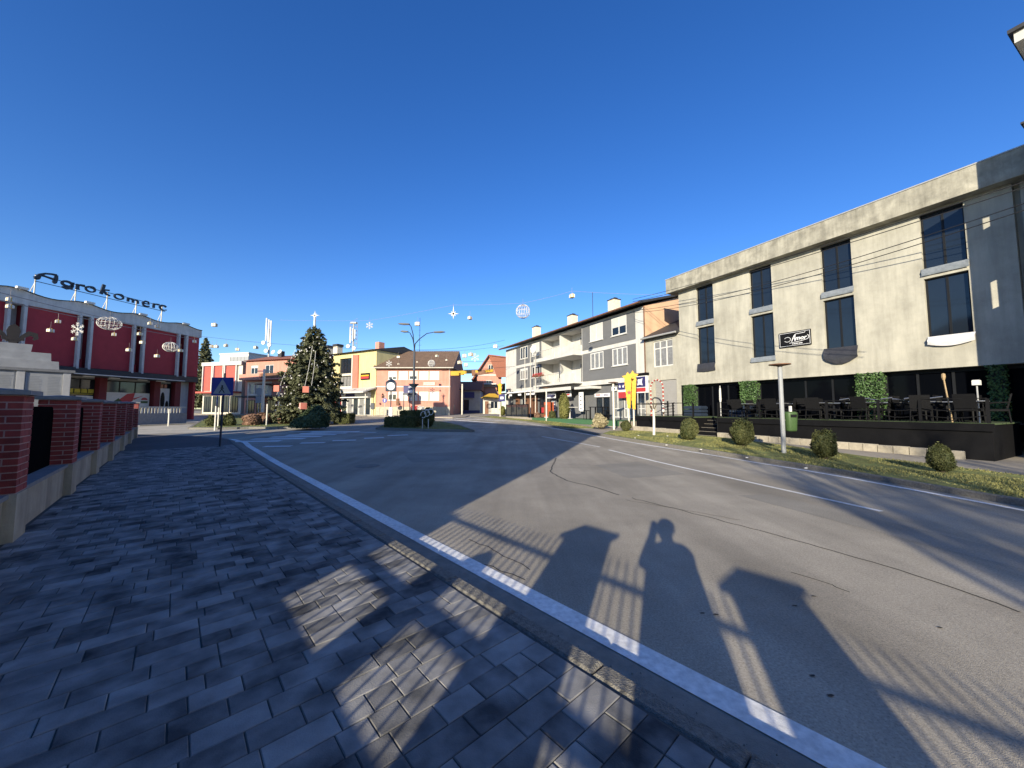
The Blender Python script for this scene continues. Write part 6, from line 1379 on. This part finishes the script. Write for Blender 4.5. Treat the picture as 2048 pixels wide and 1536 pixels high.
# local X runs along the fence away from the corner, local Y away from the street
LX, LY, HE, HRG = 17.0, 11.0, 7.9, 11.2
b = MB(); b.box(0, LX, 0, LY, 0, HE); b.build('wall', M['plaster'], t)
b = MB(); b.add([(-.4, -.4, HE + .02), (LX + .4, -.4, HE + .02), (LX + .4, LY + .4, HE + .02), (-.4, LY + .4, HE + .02), (-.35, LY / 2, HRG), (LX - 1.5, LY / 2, HRG)], [(0, 1, 5, 4), (1, 2, 5), (2, 3, 4, 5), (3, 0, 4), (3, 2, 1, 0)]); b.build('roof', M['redtile'], t)
b = MB(); b.box(-.42, -.002, .3, 6, 0, 3.0); b.build('porch', M['plaster'], t)
for u in (1.5, 4.5, 7.5): window(t, u, u + 1.3, 3.9, 5.3, -.01, 2); window(t, u, u + 1.3, 1.0, 2.4, -.01, 2)
def bare_tree(loc, h, seed, lab):
    rg = random.Random(seed); t = thing('bare_tree', lab, 'tree', loc); tr = MB(); br = MB()
    def grow(p, d, l, r, lev, mb):
        n = 4; pts = [p]
        for i in range(n): d = (d + Vector((rg.gauss(0, .09), rg.gauss(0, .09), .03))).normalized(); p = p + d * l / n; pts.append(p)
        mb.tube(pts, r, 6 if lev < 2 else 4, r * .6)
        if lev >= 4: return
        for i in range(3 if lev else 5):
            q = pts[rg.randint(1 if lev else 2, n)]; a = rg.uniform(0, 6.28); tilt = rg.uniform(.22, .5); nd = (d + Vector((math.cos(a), math.sin(a), .2)) * tilt).normalized()
            grow(q, nd, l * rg.uniform(.55, .75), r * rg.uniform(.38, .55), lev + 1, br)
    grow(Vector((0, 0, -.1)), Vector((0, 0, 1)), h * .5, h * .022, 0, tr)
    tr.build('trunk', M['bark'], t); tag(br.build('branches', M['bark'], t), kind='stuff')
for k, (x, y, h) in enumerate(((-2.0, -13, 9), (-2.6, -18, 11), (.6, -13, 9.5), (1.0, -17, 10.5), (3.4, -14, 10), (-3.6, -23, 12))): bare_tree((x, y, 0), h, 20 + k, ('bare tree behind the fence beside the corner house', 'taller bare tree behind the one by the corner house', 'lowest bare tree straight behind the viewpoint', 'bare tree well behind the photographer', 'bare tree furthest right behind the viewpoint', 'tallest bare tree far behind the corner house')[k])
# white apartment block at the right edge
wb = bthing('white_block_of_flats', 'tall white block with projecting eaves at the right picture edge', 'building', RF)
uc, vc = 15.2, -2.36; ef, et = 13.0, 13.33
b = MB(); b.box(uc, uc + 14, vc + 1.0, 8, 0, ef); b.build('wall', M['white'], wb)
s1, s2 = RF.at(1975, 405)[1], RF.at(1975, 458)[1]; s3, s4 = RF.at(1985, 563)[1], RF.at(1985, 620)[1]
b = MB(); drop = 2.66 * .292
hz = [(.28, .62, s2 + drop, s1 + drop), (.34, .66, s4 + drop, s3 + drop)]
us_ = [0, .28, .34, .62, .66, 1.0]; zs_ = sorted([0, ef, *[h[2] for h in hz], *[h[3] for h in hz]])
for a, c in zip(us_, us_[1:]):
    for d, e in zip(zs_, zs_[1:]):
        if any(h[0] < (a + c) / 2 < h[1] and h[2] < (d + e) / 2 < h[3] for h in hz): continue
        b.box(uc, uc + .15, vc + a, vc + c, d, e)
b.build('slit_shadow_screen', M['white'], wb)  # unseen screen, added; slots placed to throw two sun slits on the concrete wall
b = MB(); b.prism([(uc - .26, vc - .95, ef), (uc - .26, vc - .95, et), (uc - .26, 8.5, et), (uc - .26, 8.5, ef)], (16, 0, 0)); b.build('eaves', M['white'], wb)
b = MB(); b.box(uc - .36, uc + 16, vc - 1.06, 8.8, et + .003, et + .12); b.build('roof_edge', M['darkroof'], wb)
zb_ = 10.3
b = MB(); b.box(uc - .24, uc + 6, vc - .86, vc + .99, zb_ - .12, zb_ + .1); b.build('balcony_slab', M['white'], wb); b = MB(); b.box(uc - .3, uc + 6, vc - .92, vc + .98, zb_ + .103, zb_ + .16); b.build('balcony_cap', M['darkroof'], wb)
# the photographer, just behind the lens, arms raised with the phone
J, E, Rd = body((((.25, .20, 1.20), (.11, .29, 1.50), (.08, .31, 1.70)), ((.25, .20, 1.20), (.0, .29, 1.50), (-.02, .31, 1.64))))
Rd = [r * 1.5 if isinstance(r, float) and i > 13 else r for i, r in enumerate(Rd)]
Rd[0], Rd[1], Rd[2] = (.24, .17), (.25, .18), (.25, .16)
ph_ = figure('person', 'photographer in a dark jacket holding up a phone behind the viewpoint', (.05, -.38, .15), R_(-6), M['jacket'], J, E, Rd)
b = MB(); b.sphere((0, -.01, 1.70), .125, 12, 8); b.build('hair', M['hair'], ph_, True)
b = MB(); b.lathe([(.40, .42), (.39, .8), (.36, 1.1), (.33, 1.32), (.2, 1.44)], (0, 0, 0), 16); c_ = b.build('coat', M['jacket'], ph_, True); c_.scale = (.80, .55, 1)
pn = thing('phone', 'dark phone held up by the photographer', 'phone', (.0, -.075, 1.70)); MB().cbox(-.08, .08, -.006, .006, -.038, .038, .004).build('case', M['black'], pn); MB().box(-.076, .076, -.0085, -.0065, -.034, .034).build('screen', M['glass'], pn)
